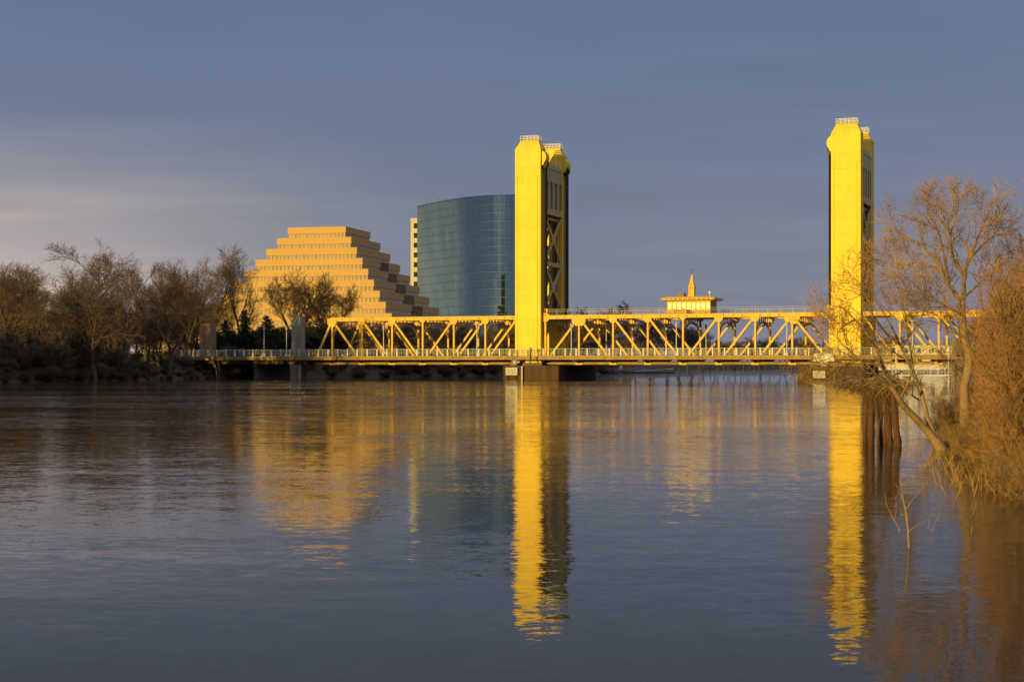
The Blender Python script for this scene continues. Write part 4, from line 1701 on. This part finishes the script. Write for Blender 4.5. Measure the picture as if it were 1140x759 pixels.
# low flooded shoots at the right water edge
def shoots(px, py, D, n, H, seed, label, spread=.5):
    rng = random.Random(seed)
    X = (px - 570) / F * D
    m = MB()
    for i in range(n):
        a = rng.uniform(0, 6.28)
        p = Vector((rng.gauss(0, .5) * spread * 1.6, rng.gauss(0, .5) * spread, -.4))
        d = Vector((math.cos(a) * .5, math.sin(a) * .5, 1)).normalized()
        l = H * rng.uniform(.5, 1.1) + .4
        path, dd = limb_path(rng, p, d, l, 4, .12, .0)
        m.tube(path, [.011, .009, .008, .006, .003], 4, cap=False)
        for _ in range(3):
            b = path[rng.randint(2, 3)]
            m.spike(b, b + (dd + rvec(rng) * .6).normalized() * l * .3, .005)
    o = m.build('flooded_shoots', TWIGR, fix=False)
    o.location = (X, D, 0)
    tag(o, label, 'flooded shrub')
    return o


shoots(1085, 545, 40, 26, 1.0, 1, 'thin flooded shoots fanning out of the water under the russet thicket', .8)
shoots(1045, 525, 46, 14, .7, 2, 'low flooded shoots beside the foot of the leaning tree')
shoots(1120, 555, 37, 20, 1.0, 3, 'flooded shoots at the right edge of the water', .8)
shoots(1025, 505, 55, 16, .55, 5, 'short flooded shoots left of the leaning tree base', .8)


def sapling(pts, r, kids, label, seed):
    rng = random.Random(seed)
    org = at(*pts[0]); org.z = 0
    m = MB()
    P = [at(*q) - org for q in pts]
    P[0].z = -.4
    n = len(P) - 1
    m.tube(P, [r * (1 - .75 * i / n) for i in range(n + 1)], 6, cap=False)
    for kp in kids:
        K = [at(*q) - org for q in kp]
        m.tube(K, [r * .5 * (1 - .7 * i / (len(K) - 1)) for i in range(len(K))], 5, cap=False)
        for _ in range(3):
            b = K[0].lerp(K[-1], rng.uniform(.4, .9))
            m.spike(b, b + ((K[-1] - K[0]).normalized() + rvec(rng) * .6).normalized() * .14, .004)
    o = m.build('sapling', BARKL, fix=False)
    o.location = tuple(org)
    tag(o, label, 'sapling', 'drowned saplings in the foreground water')
    return o


D = 26.5
sapling([(1013, 614, D), (1011, 590, D), (1008, 566, D + .05), (1004, 548, D + .1), (1002, 533, D + .1)], .022,
        [[(1011, 592, D), (1022, 583, D - .1), (1040, 576, D - .1)], [(1008, 568, D), (1016, 556, D + .1), (1030, 540, D + .2), (1036, 528, D + .2)], [(1007, 562, D), (1003, 550, D), (998, 540, D - .1)]],
        'forked drowned sapling standing in the foreground water', 1)
D = 29
sapling([(1003, 597, D), (1001, 588, D), (994, 576, D), (987, 562, D), (985, 548, D)], .013, [[(996, 580, D), (998, 565, D), (997, 552, D)]],
        'thin bent drowned sapling left of the forked one', 2)
sapling([(1033, 604, D), (1037, 592, D), (1042, 580, D), (1046, 570, D)], .010, [[(1034, 600, D), (1033, 588, D), (1035, 577, D)]],
        'thin drowned sapling right of the forked one', 3)
D = 42
sapling([(1079, 590, 29), (1083, 575, 29), (1087, 560, 29)], .010, [[(1081, 582, 29), (1085, 572, 29)]], 'lone drowned twig rising below the thicket', 4)


# old piles with a drift heap on top
def pile(px, pfoot, ptop, dx, r, label, D=60.0):
    a = at(px, pfoot, D); b = at(px + dx, ptop, D)
    o = tag(empty('timber_pile', (a.x, D, 0)), label, 'pile', 'old brown piles under the drift heap')
    m = MB()
    v = b - a
    prg = random.Random(int(px * 3))
    seg = [-.6, -.2, -.05, .08, .2, .33, .45, .57, .68, .8, .9, 1.0]
    m.tube([(v.x * max(u, 0) + prg.uniform(-.012, .012), prg.uniform(-.012, .012), b.z * u) for u in seg], [r * prg.uniform(.86, 1.1) for _ in seg], 11)
    # split, ragged sides and top
    m.v = [(x * (1 + .07 * math.sin(i * 2.7)), y * (1 + .07 * math.sin(i * 1.9)), z + (prg.uniform(-.22, .16) if i >= len(m.v) - 11 else 0)) for i, (x, y, z) in enumerate(m.v)]
    for _ in range(7):
        aa = prg.uniform(0, 6.28); u = prg.uniform(.2, 1.0)
        p0 = Vector((v.x * u + math.cos(aa) * r * .95, math.sin(aa) * r * .95, b.z * u))
        m.spike(p0, p0 + Vector((math.cos(aa) * .05, math.sin(aa) * .05, prg.uniform(.2, .5))), .022)
    m.build('shaft', PILEW, o, smooth=False)
    m = MB()
    m.tube([(v.x * .52, 0, b.z * .52), (v.x * .56, 0, b.z * .56)], r * 1.12, 12)
    m.build('band', RUST, o)
    return o


pile(970, 495, 430, 0, .13, 'leftmost upright brown pile under the drift heap', 60)
pile(980, 494, 428, -1, .11, 'dark pile just behind the leftmost one', 61.0)
pile(991, 495, 430, -3, .12, 'middle leaning brown pile under the drift heap', 60.4)
pile(1000, 496, 428, -8, .135, 'rightmost slanting brown pile under the drift heap', 59.8)

pile(986, 492, 430, 2, .10, 'short dark pile wedged behind the middle leaning one', 62.0)
pile(963, 491, 433, 1, .09, 'thin pile at the back left under the drift heap', 62.6)


def drift():
    rng = random.Random(8)
    D = 60.0
    c = at(972, 428, D)
    o = tag(empty('driftwood_heap', tuple(c)), 'straw coloured heap of drift twigs caught on the brown piles', 'driftwood')
    m, g = MB(), MB()
    for i in range(70):
        p = Vector((rng.gauss(0, .75), rng.gauss(0, .45), rng.uniform(-.15, .35)))
        d = Vector((rng.uniform(-1, 1), rng.uniform(-.5, .5), rng.uniform(-.25, .35))).normalized()
        l = rng.uniform(.5, 1.6)
        path, _ = limb_path(rng, p - d * l / 2, d, l, 4, .22, 0)
        m.tube(path, [.02, .024, .018, .012, .005], 4, cap=False)
    for i in range(1500):
        p = Vector((rng.gauss(0, .72), rng.gauss(0, .42), rng.uniform(-.1, .30)))
        p.z *= max(.25, 1 - abs(p.x) / 1.9)
        a = rng.choice((-1, 1)) * rng.uniform(.3, 1)
        d = Vector((a, rng.uniform(-.6, .6), rng.uniform(-.75, .25))).normalized()
        l = rng.uniform(.25, .8)
        q = p + d * l * .5
        q2 = q + (d + Vector((0, 0, -.6))).normalized() * l * .5
        g.tube([p, q, q2], [.007, .006, .002], 3, cap=False)
    for i in range(260):          # strands hanging down round the piles
        p = Vector((rng.uniform(-.2, 1.1), rng.gauss(0, .25), rng.uniform(-.1, .1)))
        l = rng.uniform(.4, 1.6)
        q = p + Vector((rng.uniform(-.15, .15), rng.uniform(-.1, .1), -l))
        g.tube([p, p.lerp(q, .5) + rvec(rng) * .06, q], [.007, .006, .002], 3, cap=False)
    m.build('sticks', BARKL, o, fix=False)
    g.build('straw', STRAW, o, fix=False)


drift()


# white gangway by the right bank
def gangway():
    D = 268.0
    a, b = at(996, 417, D), at(1060, 417, D)
    w = b.x - a.x
    o = tag(empty('gangway', (a.x, D, a.z)), 'white steel gangway with open railings behind the right trees', 'gangway')
    m = MB(); m.box(0, w, 0, 1.8, -.22, 0); m.build('walkway', WHITER, o)
    for t in (0.05, 1.75):
        m = MB()
        for z in (.5, 1.1):
            m.beam((0, t, z), (w, t, z), .09, .07)
        n = 8
        for i in range(n + 1):
            x = w * i / n
            m.box(x - .045, x + .045, t - .04, t + .04, 0, 1.1)
        m.build('railing', WHITER, o)
    for x in (.4, w - .4):
        m = MB(); m.box(x - .1, x + .1, .7, .9, -4, 4.6); m.build('guide_post', WHITER, o)


gangway()


# floating dock with railing, piles and a white capped dolphin on the far reach
def far_dock():
    D = 560.0
    a, b = at(664, 414, D), at(752, 413, D)
    w = b.x - a.x
    o = tag(empty('floating_dock', (a.x, D, 0)), 'low dark floating dock with white railing beyond the lift span', 'dock')
    m = MB(); m.box(0, w, 0, 3, -.3, .55); m.build('pontoon', UNDER, o)
    m = MB()
    for z in (1.0, 1.4, 1.8):
        m.beam((0, .1, z), (w * .62, .1, z), .1, .08)
    n = 26
    for i in range(n):
        x = w * .62 * i / (n - 1)
        m.box(x - .07, x + .07, .04, .16, .55, 1.85)
    m.build('railing', WHITE, o)
    m = MB()
    m.hexa([(w * .5, 1, .7), (w * .98, 1, 1.5), (w * .98, 2.4, 1.5), (w * .5, 2.4, .7)], [(w * .5, 1, .95), (w * .98, 1, 1.75), (w * .98, 2.4, 1.75), (w * .5, 2.4, .95)])
    m.build('ramp', WHITER, o)
    c = at(691, 412, D - 4)
    o = tag(empty('mooring_dolphin', (c.x, D - 4, 0)), 'stout white capped mooring post beside the floating dock', 'mooring post')
    m = MB(); m.tube([(0, 0, -1), (0, 0, 1.2)], .62, 14); m.build('shaft', CONCD, o)
    m = MB(); m.tube([(0, 0, 1.2), (0, 0, 2.1), (0, 0, 2.5), (0, 0, 2.65)], [.68, .66, .45, .1], 14); m.build('rounded_cap', WHITE, o)


far_dock()


def mooring_piles():
    rng = random.Random(14)
    base = MB(); base.tube([(0, 0, -2), (0, 0, 3.2)], [.3, .26], 8)
    first = None
    for i in range(20):
        px = 757 + i * 6.9 + rng.uniform(-2, 2)
        D = 640 + rng.uniform(0, 120)
        if first is None:
            o = base.build('mooring_pile', CABLE); first = o
        else:
            o = first.copy(); COL.objects.link(o)
        o.location = ((px - 570) / F * D, D, rng.uniform(-.9, .3))
        o.scale = (1.1, 1.1, 1)
        tag(o, 'dark mooring pile standing in the far river under the lift span', 'pile', 'far mooring piles under the lift span')


mooring_piles()
